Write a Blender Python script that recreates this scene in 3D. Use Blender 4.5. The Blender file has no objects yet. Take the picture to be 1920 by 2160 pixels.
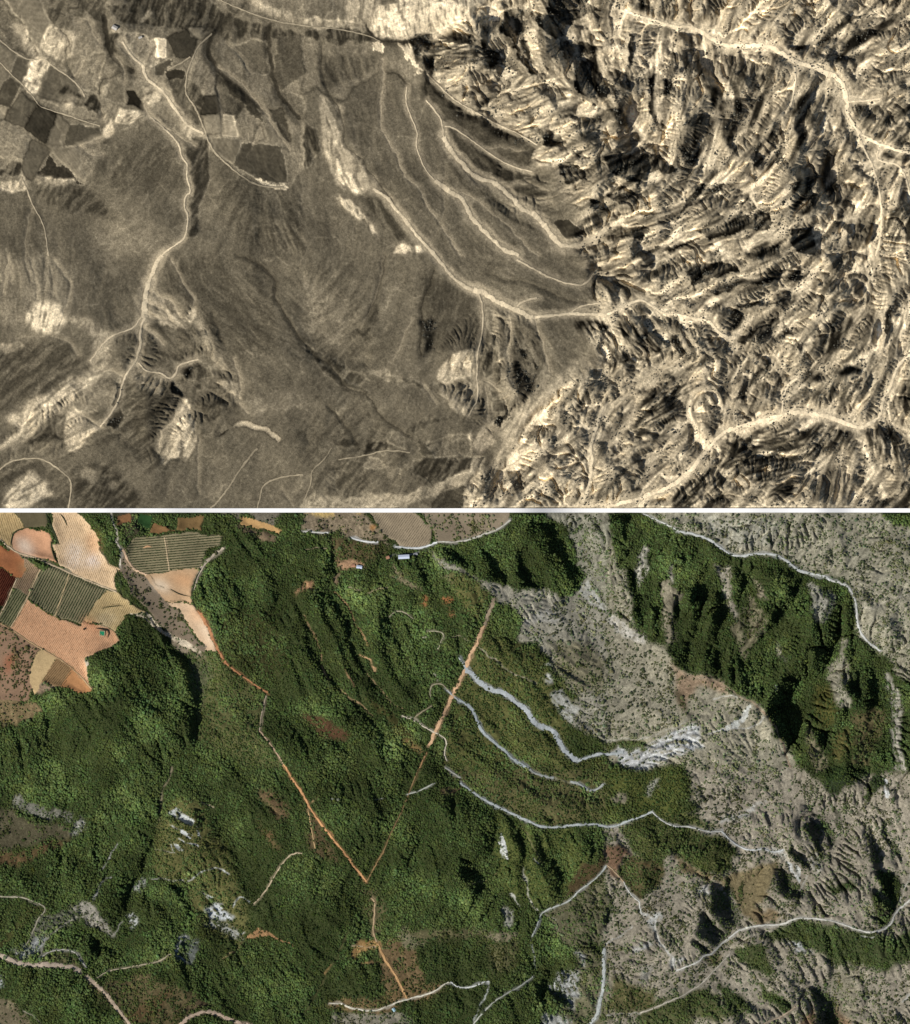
import bpy, bmesh, math, random
import numpy as np
scene = bpy.context.scene
COL = scene.collection
M_PER_PX = 1.5            # metres on the ground for one pixel of the 1920 x 2160 photograph

# ---------------------------------------------------------------- camera, sky, sun, exposure
cam_data = bpy.data.cameras.new('camera')
cam_data.type = 'ORTHO'
cam_data.sensor_fit = 'VERTICAL'
cam_data.ortho_scale = 2160 * M_PER_PX
cam_data.clip_start = 10
cam_data.clip_end = 20000
cam = bpy.data.objects.new('camera', cam_data)
cam.location = (0, 0, 5000)
COL.objects.link(cam)
scene.camera = cam

SUN_EL, SUN_AZ = math.radians(40), math.radians(240)      # azimuth clockwise from north
world = bpy.data.worlds.new('World'); scene.world = world; world.use_nodes = True
nt = world.node_tree
sky = nt.nodes.new('ShaderNodeTexSky'); sky.sky_type = 'NISHITA'; sky.sun_disc = False
sky.sun_elevation = SUN_EL; sky.sun_rotation = SUN_AZ
bg = nt.nodes['Background']; bg.inputs['Strength'].default_value = 0.05
nt.links.new(sky.outputs['Color'], bg.inputs['Color'])
sun_data = bpy.data.lights.new('sun', 'SUN'); sun_data.energy = 4.6; sun_data.angle = math.radians(0.5)
sun_data.color = (1.0, 0.955, 0.89)
sun = bpy.data.objects.new('sun', sun_data); COL.objects.link(sun)
sun.rotation_euler = (math.pi/2 - SUN_EL, 0, math.pi - SUN_AZ)
sun.location = (-2000, -1200, 3000)
scene.view_settings.view_transform = 'Standard'; scene.view_settings.look = 'None'
scene.view_settings.exposure = 0.0; scene.view_settings.gamma = 1
ILLUM = np.array([1.06, 1.0, .93])   # light on level ground for a surface of albedo 1
SUNX, SUNY = math.sin(SUN_AZ), math.cos(SUN_AZ)           # unit vector towards the sun on the map

TILES = dict(zip('ABCDEFGHIJKL', [(0,0),(640,0),(1280,0),(0,540),(640,540),(1280,540),
             (0,1080),(640,1080),(1280,1080),(0,1620),(640,1620),(1280,1620)]))
TS = 640/1817
def pts_of(tile, words):
    ox, oy = TILES[tile]
    return np.array([[ox + float(a)*TS, oy + float(b)*TS] for a, b in (w.split(',') for w in words)])
def srgb(c):
    c = np.asarray(c, float)/255
    return np.where(c <= .04045, c/12.92, ((c+.055)/1.055)**2.4)
def alb(c):
    c = srgb(c); g = c.mean()
    return (c*.95+g*.05)*1.04/ILLUM
def sepia(v):
    L = srgb([v])[0]*1.08
    t = min(max((v-60)/120, 0), 1)                        # the old print warms towards its light tones
    return L*1.07*np.array([1.24+.03*t, 1.0, .63])/ILLUM
# ---------------------------------------------------------------- sepia landscape, drawn tile by tile
# grey patches: tile, brightness (soil tone, with the shade of some slopes painted in), edge softness, outline
TOP_PATCH = """
A 118 6 0,0 1817,0 1817,1000 1720,1110 1450,1040 1230,830 1000,760 900,700 700,790 610,820 500,1090 0,1130
B 116 6 0,0 420,0 400,240 470,350 460,480 240,600 100,540 0,560
A 95 4 0,0 30,0 140,150 230,320 200,370 0,240
A 104 2 30,0 240,0 300,150 250,250 240,330 150,150
A 160 10 100,150 150,170 220,290 240,340 200,350 110,250
A 100 2 0,245 110,330 60,460 0,600
A 76 2 110,340 200,365 130,500 60,460
A 200 5 200,360 260,345 300,380 270,460 170,560 150,490
A 190 5 150,480 230,520 200,580 140,545
A 55 2 0,540 60,460 130,500 60,640 0,630
A 130 2 0,640 50,640 20,710 0,720
A 78 2 60,640 130,545 215,610 145,770 20,715
A 88 2 300,385 480,500 450,620 360,640 220,590
A 24 7 360,520 420,520 480,600 470,620 360,560
A 125 4 230,590 450,630 480,640 600,720 600,770 340,670 215,620
A 170 8 370,610 430,610 440,650 390,650
A 42 2 215,620 345,680 265,860 145,770
A 105 2 345,680 415,740 395,870 270,860
A 66 2 415,740 600,760 610,810 470,880 395,870
A 118 3 0,720 110,760 195,830 150,960 0,930
A 82 2 195,840 270,870 300,900 190,1080 140,1050 150,930
A 108 2 270,860 400,870 480,900 510,1090 300,910
A 34 3 300,910 500,1090 330,1040 210,1060 230,1020
A 45 5 0,1000 50,950 130,970 130,1040 0,1060
A 175 5 0,1100 130,1060 130,1110 60,1140 0,1140
A 165 5 220,1055 330,1040 460,1080 350,1090 200,1090
A 40 5 480,650 500,590 560,575 620,650 600,720 530,700
A 195 5 620,680 660,740 680,800 610,830 600,760
A 160 6 270,170 320,150 370,180 360,220 460,210 430,350 400,360 320,340 260,300
A 112 4 440,460 520,330 600,310 610,330 540,560 500,570
A 155 6 540,560 640,470 700,440 620,490 595,560 560,580
A 100 4 600,500 700,450 750,520 740,600 600,590
A 178 6 680,720 720,640 810,640 850,660 790,720 740,735
A 172 5 850,520 960,540 960,610 900,640 860,590
A 140 4 740,200 930,230 930,370 860,380 780,330
A 190 2 930,225 990,225 985,350 925,345
A 58 2 1000,220 1120,165 1180,240 1150,340 1050,350 1030,300
A 125 2 1130,160 1280,165 1220,240 1140,220
A 60 3 930,350 1010,350 1000,450 900,450 920,410
A 32 2 1000,420 1100,420 1100,475 1000,475
A 66 4 1000,480 1110,480 1100,540 1180,650 1240,800 1150,760 1040,620
A 130 4 1110,560 1120,500 1170,330 1230,260 1290,440 1290,520 1230,570 1200,500 1130,500
A 55 4 1110,510 1150,485 1210,520 1215,575 1190,640 1110,590
A 42 2 1220,570 1320,570 1330,680 1200,690
A 122 2 1200,690 1320,680 1330,800 1230,790
A 138 2 1335,690 1400,690 1430,820 1330,810
A 95 2 1240,820 1440,830 1420,980 1400,990 1270,910
A 62 2 1445,850 1690,880 1720,1100 1560,1090 1400,990
A 150 3 1510,1085 1560,1092 1715,1105 1700,1125 1560,1115
A 84 3 1290,440 1340,460 1440,620 1430,680 1330,680 1310,560
A 95 3 1340,260 1600,240 1620,450 1500,410 1380,270
A 80 3 1640,230 1817,220 1817,430 1680,540 1640,480
A 60 3 1300,430 1400,500 1520,600 1580,740 1480,660 1430,600
A 130 3 1530,750 1560,750 1600,860 1535,855
A 66 3 1600,650 1680,660 1730,780 1740,880 1680,800
A 52 5 640,40 760,0 1200,0 1360,90 1620,170 1817,190 1817,230 1300,240 1290,160 800,170 760,150
A 150 4 830,140 880,60 900,80 870,120
A 170 4 650,170 690,150 710,190 680,210
A 70 5 280,0 640,0 640,130 560,120 500,70 380,90 300,70
A 60 5 290,60 380,90 400,150 340,170 290,130
A 90 4 390,60 500,60 500,110 420,120
A 92 4 390,100 450,110 440,200 370,190
A 40 4 620,240 690,180 690,310 640,320
A 165 8 1480,0 1600,0 1640,60 1700,60 1817,130 1620,100 1500,30
A 20 1 755,540 810,545 830,580 870,640 865,670 800,630 755,625 775,580
A 180 8 1000,560 1060,650 1150,770 1225,800 1130,800 1010,600
A 95 10 620,830 900,800 1000,900 900,1000 700,1000
A 112 25 550,1350 900,1200 1000,1533 500,1533
A 62 12 190,1070 450,1090 600,1180 700,1300 450,1280 180,1150
A 58 5 1110,870 1230,840 1262,1000 1225,1200 1195,1410 1120,1420 1160,1160 1110,960
B 215 4 390,110 450,40 560,0 1200,0 1190,100 1090,160 900,190 830,250 760,200 640,240 500,240 430,220 390,180
B 190 3 410,260 490,290 470,340 430,320
B 190 3 580,270 650,280 660,380 710,440 680,430 600,320
B 112 4 0,0 180,0 180,70 0,140
B 165 7 250,0 450,0 430,50 390,160 250,140
B 150 5 0,130 100,100 350,150 370,190 100,150
B 50 4 0,170 250,160 400,210 430,250 0,235
B 72 6 640,250 720,210 800,240 900,190 1000,200 1060,370 1040,410 900,320 810,330 780,440 740,490 700,400 650,340
B 78 8 100,330 440,330 460,400 400,480 150,520
B 150 6 780,340 900,380 1000,410 1400,420 1640,560 1817,620 1817,1050 1400,1000 1400,870 1300,800 1190,720 900,580 800,480
B 66 3 900,590 1020,670 1150,740 1290,800 1400,860 1360,990 1200,960 1000,830 850,750 740,620 730,490 800,500
B 60 3 850,780 930,780 1120,930 1290,1010 1390,1060 1200,1080 1080,1020 900,880
B 84 3 960,920 1080,1030 1110,1070 1040,1060 960,980
B 155 7 100,560 200,620 220,700 240,880 300,900 400,1050 440,1130 350,1180 200,1100 100,950 80,800
B 195 6 180,1170 300,1190 400,1340 340,1330 220,1230
B 200 6 110,900 190,960 330,1090 360,1170 230,1080
B 195 5 390,1340 470,1400 480,1430 400,1390
B 195 5 530,1480 600,1450 700,1480 720,1533 520,1533
B 48 6 0,740 60,790 80,900 30,1000 0,950
B 58 8 370,1180 460,1170 520,1260 600,1300 640,1390 560,1430 450,1330 400,1240
B 34 2 1500,1330 1570,1310 1640,1350 1690,1400 1600,1440 1540,1400
B 72 3 1370,1210 1470,1190 1500,1220 1420,1250
B 66 4 1280,1090 1400,1080 1480,1130 1400,1180 1290,1180
B 175 4 1340,80 1390,200 1460,290 1430,460 1390,400 1360,250 1300,290 1320,190
B 165 4 1480,300 1620,440 1620,520 1500,440
B 118 8 480,360 620,350 720,470 600,500 520,430
C 100 8 700,380 850,390 1000,420 980,560 750,560
C 100 8 1460,600 1817,560 1817,880 1560,800
C 70 6 1620,0 1817,0 1817,40 1700,60
C 60 4 1640,880 1817,880 1800,960 1660,950
C 75 6 1640,1230 1817,1240 1817,1480 1700,1450 1640,1380
C 205 6 900,1130 1100,1080 1150,1130 1130,1230 940,1280 880,1190
C 190 6 730,1080 960,1000 1150,1050 900,1150 750,1110
C 190 6 1480,600 1620,350 1700,300 1640,450 1530,590
C 195 10 580,180 700,30 900,30 1060,40 1020,250 700,270
C 175 8 1060,30 1260,30 1180,200 1060,270
C 205 8 0,0 80,30 280,130 330,200 280,420 180,430 60,400 0,300
C 195 5 960,720 1120,400 1130,520 1100,640 1000,720 850,840 760,940 740,900
C 190 6 350,560 480,570 500,640 380,860 330,780
C 190 5 60,640 180,770 300,830 400,980 300,800 150,640 120,560
D 120 22 0,0 330,0 450,190 380,460 200,460 0,400
D 215 9 220,250 350,280 390,380 330,450 170,440 140,360
D 160 9 400,360 560,390 640,470 600,500 520,460
D 158 5 60,520 140,520 120,560 0,580 0,530
D 186 8 560,700 440,880 350,940 280,980 180,1070 80,1140 0,1170 0,1130 90,1060 80,1000 30,960 200,860 430,750
D 178 6 400,940 460,910 560,990 600,1030 520,1100 400,1180 390,1020
D 118 4 430,880 530,750 620,700 740,720 700,900 600,910 480,940
D 66 4 130,1140 220,1030 320,960 340,1100
D 95 4 290,960 390,960 390,1100 300,1080
D 60 4 720,760 750,780 745,950 700,1040 650,1000 710,880
D 165 6 960,240 1080,370 1160,270 1160,380 1130,450 1040,420 1000,340
D 150 9 1170,280 1220,400 1300,540 1350,640 1340,700 1240,560 1180,400
D 70 5 1070,680 1180,630 1260,650 1300,720 1200,760 1120,740
D 40 4 1040,790 1060,760 1080,800 1120,850 1100,880
D 55 4 1170,780 1220,770 1210,830
D 65 5 1220,880 1330,900 1320,960 1250,990
D 24 2 1310,1078 1340,1050 1380,1030 1330,1070
D 155 7 1270,770 1440,770 1440,850 1400,880 1330,820
D 186 5 960,1020 1040,1000 1100,880 1120,870 1170,1000 1120,1110 1040,1200 1000,1250 960,1160 950,1080
D 165 5 1100,1040 1170,1010 1190,1110 1140,1230 1080,1220
D 158 2 1380,1030 1440,985 1500,990 1600,1030 1690,1095 1670,1110 1530,1040 1440,1020
D 150 7 770,650 830,650 900,710 980,720 1010,740 970,800 930,850 880,800 800,780
D 56 8 420,1300 440,1400 430,1533 860,1533 840,1420 700,1300 500,1230
D 75 5 0,1290 60,1240 240,1220 370,1300 420,1340 420,1400 400,1533 0,1533
D 190 9 100,1340 200,1310 300,1360 290,1430 200,1500 100,1533 20,1500 30,1400
D 128 10 490,1270 560,1280 590,1320 540,1360 480,1330
D 118 7 620,1370 710,1370 700,1410 640,1400
D 36 6 600,1290 670,1290 670,1340 600,1340
D 76 8 740,950 1000,830 1100,870 1040,990 950,1080 960,1260 880,1300 760,1100
D 132 8 1660,900 1720,860 1817,850 1720,900 1680,950
D 76 12 1050,20 1300,80 1500,200 1600,400 1500,560 1300,500 1170,280
D 120 8 700,640 790,650 760,720 640,690
E 60 7 350,430 420,310 480,300 470,400 400,430 380,560
E 180 4 860,640 940,560 1030,570 1030,690 870,780 800,750 810,700
E 150 5 830,820 970,720 1040,760 1040,840 1000,940 900,930
E 130 4 1090,310 1230,330 1240,480 1190,640 1160,640 1150,480 1090,430
E 66 5 1060,560 1170,560 1190,700 1080,730
E 138 4 1190,540 1240,500 1220,620 1240,740 1280,850 1220,860 1200,760
E 70 4 1090,750 1190,830 1220,920 1150,930 1120,840
E 145 14 1060,1040 1300,880 1500,700 1700,620 1817,640 1817,900 1300,1100
E 164 9 1180,1060 1380,870 1700,690 1817,690 1817,1200 1700,1480 1640,1533 940,1533 1050,1350 1150,1230
E 170 9 1000,1080 1080,1040 1130,1100 1110,1170 1050,1190 1010,1150
E 50 4 640,1220 1040,1215 1000,1300 880,1340 780,1390 700,1350 660,1320
E 60 3 850,1400 980,1380 940,1500 780,1533
E 72 5 170,1260 300,1210 380,1240 390,1400 300,1450 190,1380
E 118 3 390,1200 450,1200 500,1270 450,1290 370,1280
E 112 3 500,1270 570,1260 580,1300 500,1320
E 150 6 0,1440 100,1410 160,1430 230,1450 400,1440 640,1420 760,1400 1000,1280 1040,1220 1110,1215 1070,1300 900,1400 700,1480 500,1533 0,1533
E 46 4 150,1110 250,1100 330,1130 200,1130
E 38 5 380,1120 470,1110 530,1150 400,1180 290,1160
E 105 2 740,1110 990,1060 1010,1200 790,1210
E 66 3 690,1090 730,1100 790,1190 720,1200
E 108 4 540,1050 640,1080 610,1170 500,1140
E 56 5 110,600 180,590 220,640 270,680 220,700 160,650
E 60 6 220,710 370,710 380,770 250,780
E 130 4 360,700 510,680 530,750 450,720
E 56 6 590,760 800,760 860,780 600,790
E 62 6 600,1030 850,960 920,960 640,1060
E 22 6 1600,365 1817,370 1817,440 1660,450
E 76 20 700,120 1040,220 1060,480 900,560 720,560
E 172 8 1300,1100 1500,1000 1700,1010 1700,1250 1560,1400 1300,1420 1250,1250
F 172 6 0,700 120,760 60,900 0,900
D 150 12 560,380 700,470 640,640 480,900 560,560
D 170 6 880,230 960,260 1060,380 1040,430 940,360
D 66 14 0,560 260,520 420,520 480,640 400,740 100,880 0,940
D 74 14 760,740 960,860 1060,980 960,1260 840,1180 760,1000
A 76 26 560,880 900,820 1060,900 1080,1100 800,1200 600,1100
A 78 26 1280,1000 1560,1160 1817,1240 1817,1533 1500,1500 1300,1250
D 78 24 900,40 1200,0 1560,120 1640,300 1700,520 1540,620 1300,560 1180,300 980,120
D 122 14 1500,840 1817,820 1817,900 1560,960
E 118 16 0,120 160,240 330,520 200,560 0,330
E 76 14 720,120 1000,200 1050,380 1040,520 800,560 730,400
E 62 5 0,500 60,560 130,640 240,760 380,820 420,900 360,840 220,790 90,660 0,540
F 50 4 60,390 200,400 280,500 380,570 240,590 120,530
F 62 5 0,600 40,570 230,600 250,640 60,660 10,700
F 70 6 180,920 220,850 350,790 520,750 510,800 430,900 380,1050 310,1000 200,1060
F 68 8 720,1100 1000,1040 1280,1010 1500,1040 1480,1200 1360,1200 1150,1230 1100,1420 980,1440 800,1300 650,1280 680,1150
F 58 8 400,1450 480,1360 600,1260 700,1300 700,1533 400,1533
F 72 6 1520,1040 1620,990 1780,1080 1750,1200 1640,1200
F 62 8 1640,860 1817,790 1817,950 1660,940
F 75 8 1150,840 1350,780 1500,760 1540,880 1250,900
F 215 9 1560,440 1640,420 1700,540 1660,600 1600,560
F 180 6 530,700 620,620 680,600 680,720 740,860 660,840 530,820
F 170 7 1120,1260 1250,1220 1400,1220 1380,1480 1100,1500
F 175 4 420,900 520,890 640,1090 540,1230 480,1060
F 172 7 320,1100 480,1080 520,1240 450,1330 300,1400 240,1360
F 155 7 40,80 150,80 200,140 100,180 30,140
F 100 5 430,570 540,590 700,580 560,640 480,680
"""
# slopes turned away from the sun (or towards it): tile, strength, softness, outline
TOP_SHADE = """
A -.5 6 1080,900 1150,800 1240,830 1260,960 1230,1200 1200,1400 1120,1430 1160,1160 1110,960
B -1.2 3 910,200 1000,210 1020,260 960,270 910,250
B -1.3 3 1040,180 1100,170 1090,300 1190,300 1190,360 1130,430 1100,380 1050,260
B -1.3 3 1190,60 1260,40 1310,80 1340,200 1250,230 1190,180
B -1.3 3 1250,230 1340,240 1380,330 1370,400 1420,470 1390,460 1300,360
B -1.3 3 1370,110 1460,80 1540,170 1560,220 1500,240 1400,180
B -1.3 3 1440,0 1700,0 1770,60 1740,60 1570,150 1440,60
B -1.3 3 1530,240 1800,300 1780,330 1700,340 1640,380 1600,400 1530,290
B -1.3 3 1640,430 1740,340 1817,360 1817,600 1750,600 1650,540
B -1 3 640,260 720,215 780,250 740,300 660,330
B -1 2 760,350 790,360 780,450 740,500 720,490
B -1 3 1400,820 1500,790 1570,860 1540,890 1430,870
B -1 3 1520,1000 1600,970 1700,1020 1680,1100 1600,1110 1530,1060
B -1 3 1600,890 1690,880 1650,930
B -1 3 1700,1200 1817,1180 1817,1240 1720,1250
B -.8 4 1480,700 1700,690 1817,720 1640,740
B -.8 4 1640,800 1780,820 1720,870
B .7 5 1340,80 1390,200 1460,290 1430,460 1390,400 1360,250 1300,290
B .6 6 400,100 700,20 1190,20 1150,120 700,210 430,200
C -1 3 110,200 150,220 160,300 150,400 160,460 150,530 115,450 110,330
C -1 2 380,230 430,250 400,290 420,400 405,440 390,330
C -1.1 3 250,500 290,420 380,480 410,530 340,560 350,650 320,800 280,780 250,640
C -1 3 0,440 60,500 80,600 0,580
C -.9 4 0,650 100,660 150,740 50,790 0,800
C -1 4 480,720 560,670 640,700 640,760 560,830 570,950 470,980 440,880
C -.8 4 560,510 680,520 700,600 690,680 600,600
C -.9 4 700,600 980,560 900,700 800,790 740,850 740,920 690,800
C -.7 3 940,800 1050,770 1000,860 960,870
C -1 2 890,880 930,870 900,1000 880,1130
C -.9 3 980,900 1060,870 1080,920 990,1000
C -1.2 3 0,950 140,920 380,930 400,1000 250,1060 200,1110 50,1060 0,990
C -1.1 3 0,1150 200,1110 220,1160 150,1240 60,1180
C -1 3 480,1180 600,1110 730,1100 600,1160 440,1250
C -1 3 760,1220 840,1170 870,1190 790,1230
C -1 3 550,1370 640,1290 800,1280 980,1230 1000,1350 980,1370 600,1440
C -1 3 0,1390 150,1350 250,1360 230,1430 0,1440
C -1.1 3 240,1500 540,1430 560,1440 300,1533 220,1533
C -.9 4 880,1470 1050,1440 1060,1533 800,1533
C -1 4 1150,1100 1260,1020 1250,1200 1200,1270 1130,1240
C -1 4 1260,900 1350,770 1370,900 1370,1100 1390,1200 1360,1260 1280,1060
C -.9 4 1130,600 1240,560 1230,700 1150,900 1110,900 1110,700
C -.9 3 1340,580 1390,560 1370,700 1345,760
C -1 3 1080,290 1200,250 1440,110 1560,80 1440,160 1200,290 1110,310
C -1 4 1380,330 1470,220 1620,170 1740,70 1760,90 1680,180 1560,260 1440,380 1350,400
C -.6 4 1400,450 1600,400 1500,470
C -.9 4 1600,980 1680,1150 1670,1240 1610,1100
C -1.2 3 1110,1380 1230,1340 1250,1500 1150,1500
C -1 4 140,0 270,0 290,110 160,70
C .6 6 900,720 1120,400 1130,520 1000,720 760,940
C .6 8 1480,600 1620,350 1700,300 1530,590
C .5 8 900,1130 1150,1050 1130,1230 940,1280
F -1 3 460,110 600,60 760,50 800,90 620,180 520,200
F -1 3 760,140 1000,100 1100,50 1220,90 1200,140 1050,130 900,160 740,220 600,240
F -.8 4 990,210 1150,170 1110,280 1040,300
F -1.1 4 700,320 800,310 840,380 760,450 660,400
F -.8 3 750,270 900,290 1080,270 880,330
F -.9 3 880,430 1040,370 1010,460 900,520 840,450
F -.8 2 780,490 860,480 900,540 800,550
F -1 3 390,470 440,460 480,560 430,590
F -1.1 2 970,600 980,650 890,790 760,880 760,850 870,740
F -1 4 1080,850 1120,750 1220,690 1320,690 1300,730 1160,790 1100,860
F -.9 4 1350,680 1450,640 1530,660 1500,700 1400,710
F -.9 3 1660,360 1740,250 1740,340 1680,480 1650,440
F -.9 4 1320,400 1400,330 1480,370 1480,430 1420,520 1300,600 1280,560
F -.9 2 1040,440 1060,380 1130,480 1060,470
F -1.1 3 1640,1480 1817,1340 1817,1400 1700,1533 1600,1533
F -.9 3 1150,520 1200,520 1190,600 1160,560
F -.6 6 400,1450 480,1360 600,1260 700,1300 700,1533 400,1533
F -.5 6 1520,1040 1620,990 1780,1080 1750,1200 1640,1200
F -.7 4 200,1050 380,1050 300,1100 200,1080
F .5 7 800,170 900,160 700,300 650,250
F .6 7 420,900 520,890 640,1090 540,1230
E -.9 3 1240,380 1290,520 1350,600 1390,700 1340,640 1260,510
E -1 4 1220,630 1300,640 1340,700 1400,720 1390,780 1320,860 1280,850 1240,740
E -.8 4 700,400 780,380 770,560 720,600
E -1.2 2 1160,1000 1170,970 1230,930 1290,880 1310,860 1250,940 1190,1000
E -.6 3 1110,850 1160,930 1150,990
E -.7 2 1060,740 1090,760 1110,860 1060,900
E .6 4 860,640 940,560 1030,570 1030,690 870,780
E -.5 6 940,700 1040,720 1020,800 960,900
D -.7 3 720,760 750,780 745,950 700,1040 650,1000 710,880
D -.5 4 130,1140 220,1030 320,960 340,1100
D -.8 3 1070,680 1180,640 1200,660 1120,740
D -.8 2 1040,790 1060,760 1080,800 1120,850 1100,880
D .5 4 960,1080 1100,900 1150,1000 1020,1200
D -.5 3 1000,1250 1110,1160 1080,1220
A -.6 2 920,690 1000,730 1060,790 1020,780 940,730
"""
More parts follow.
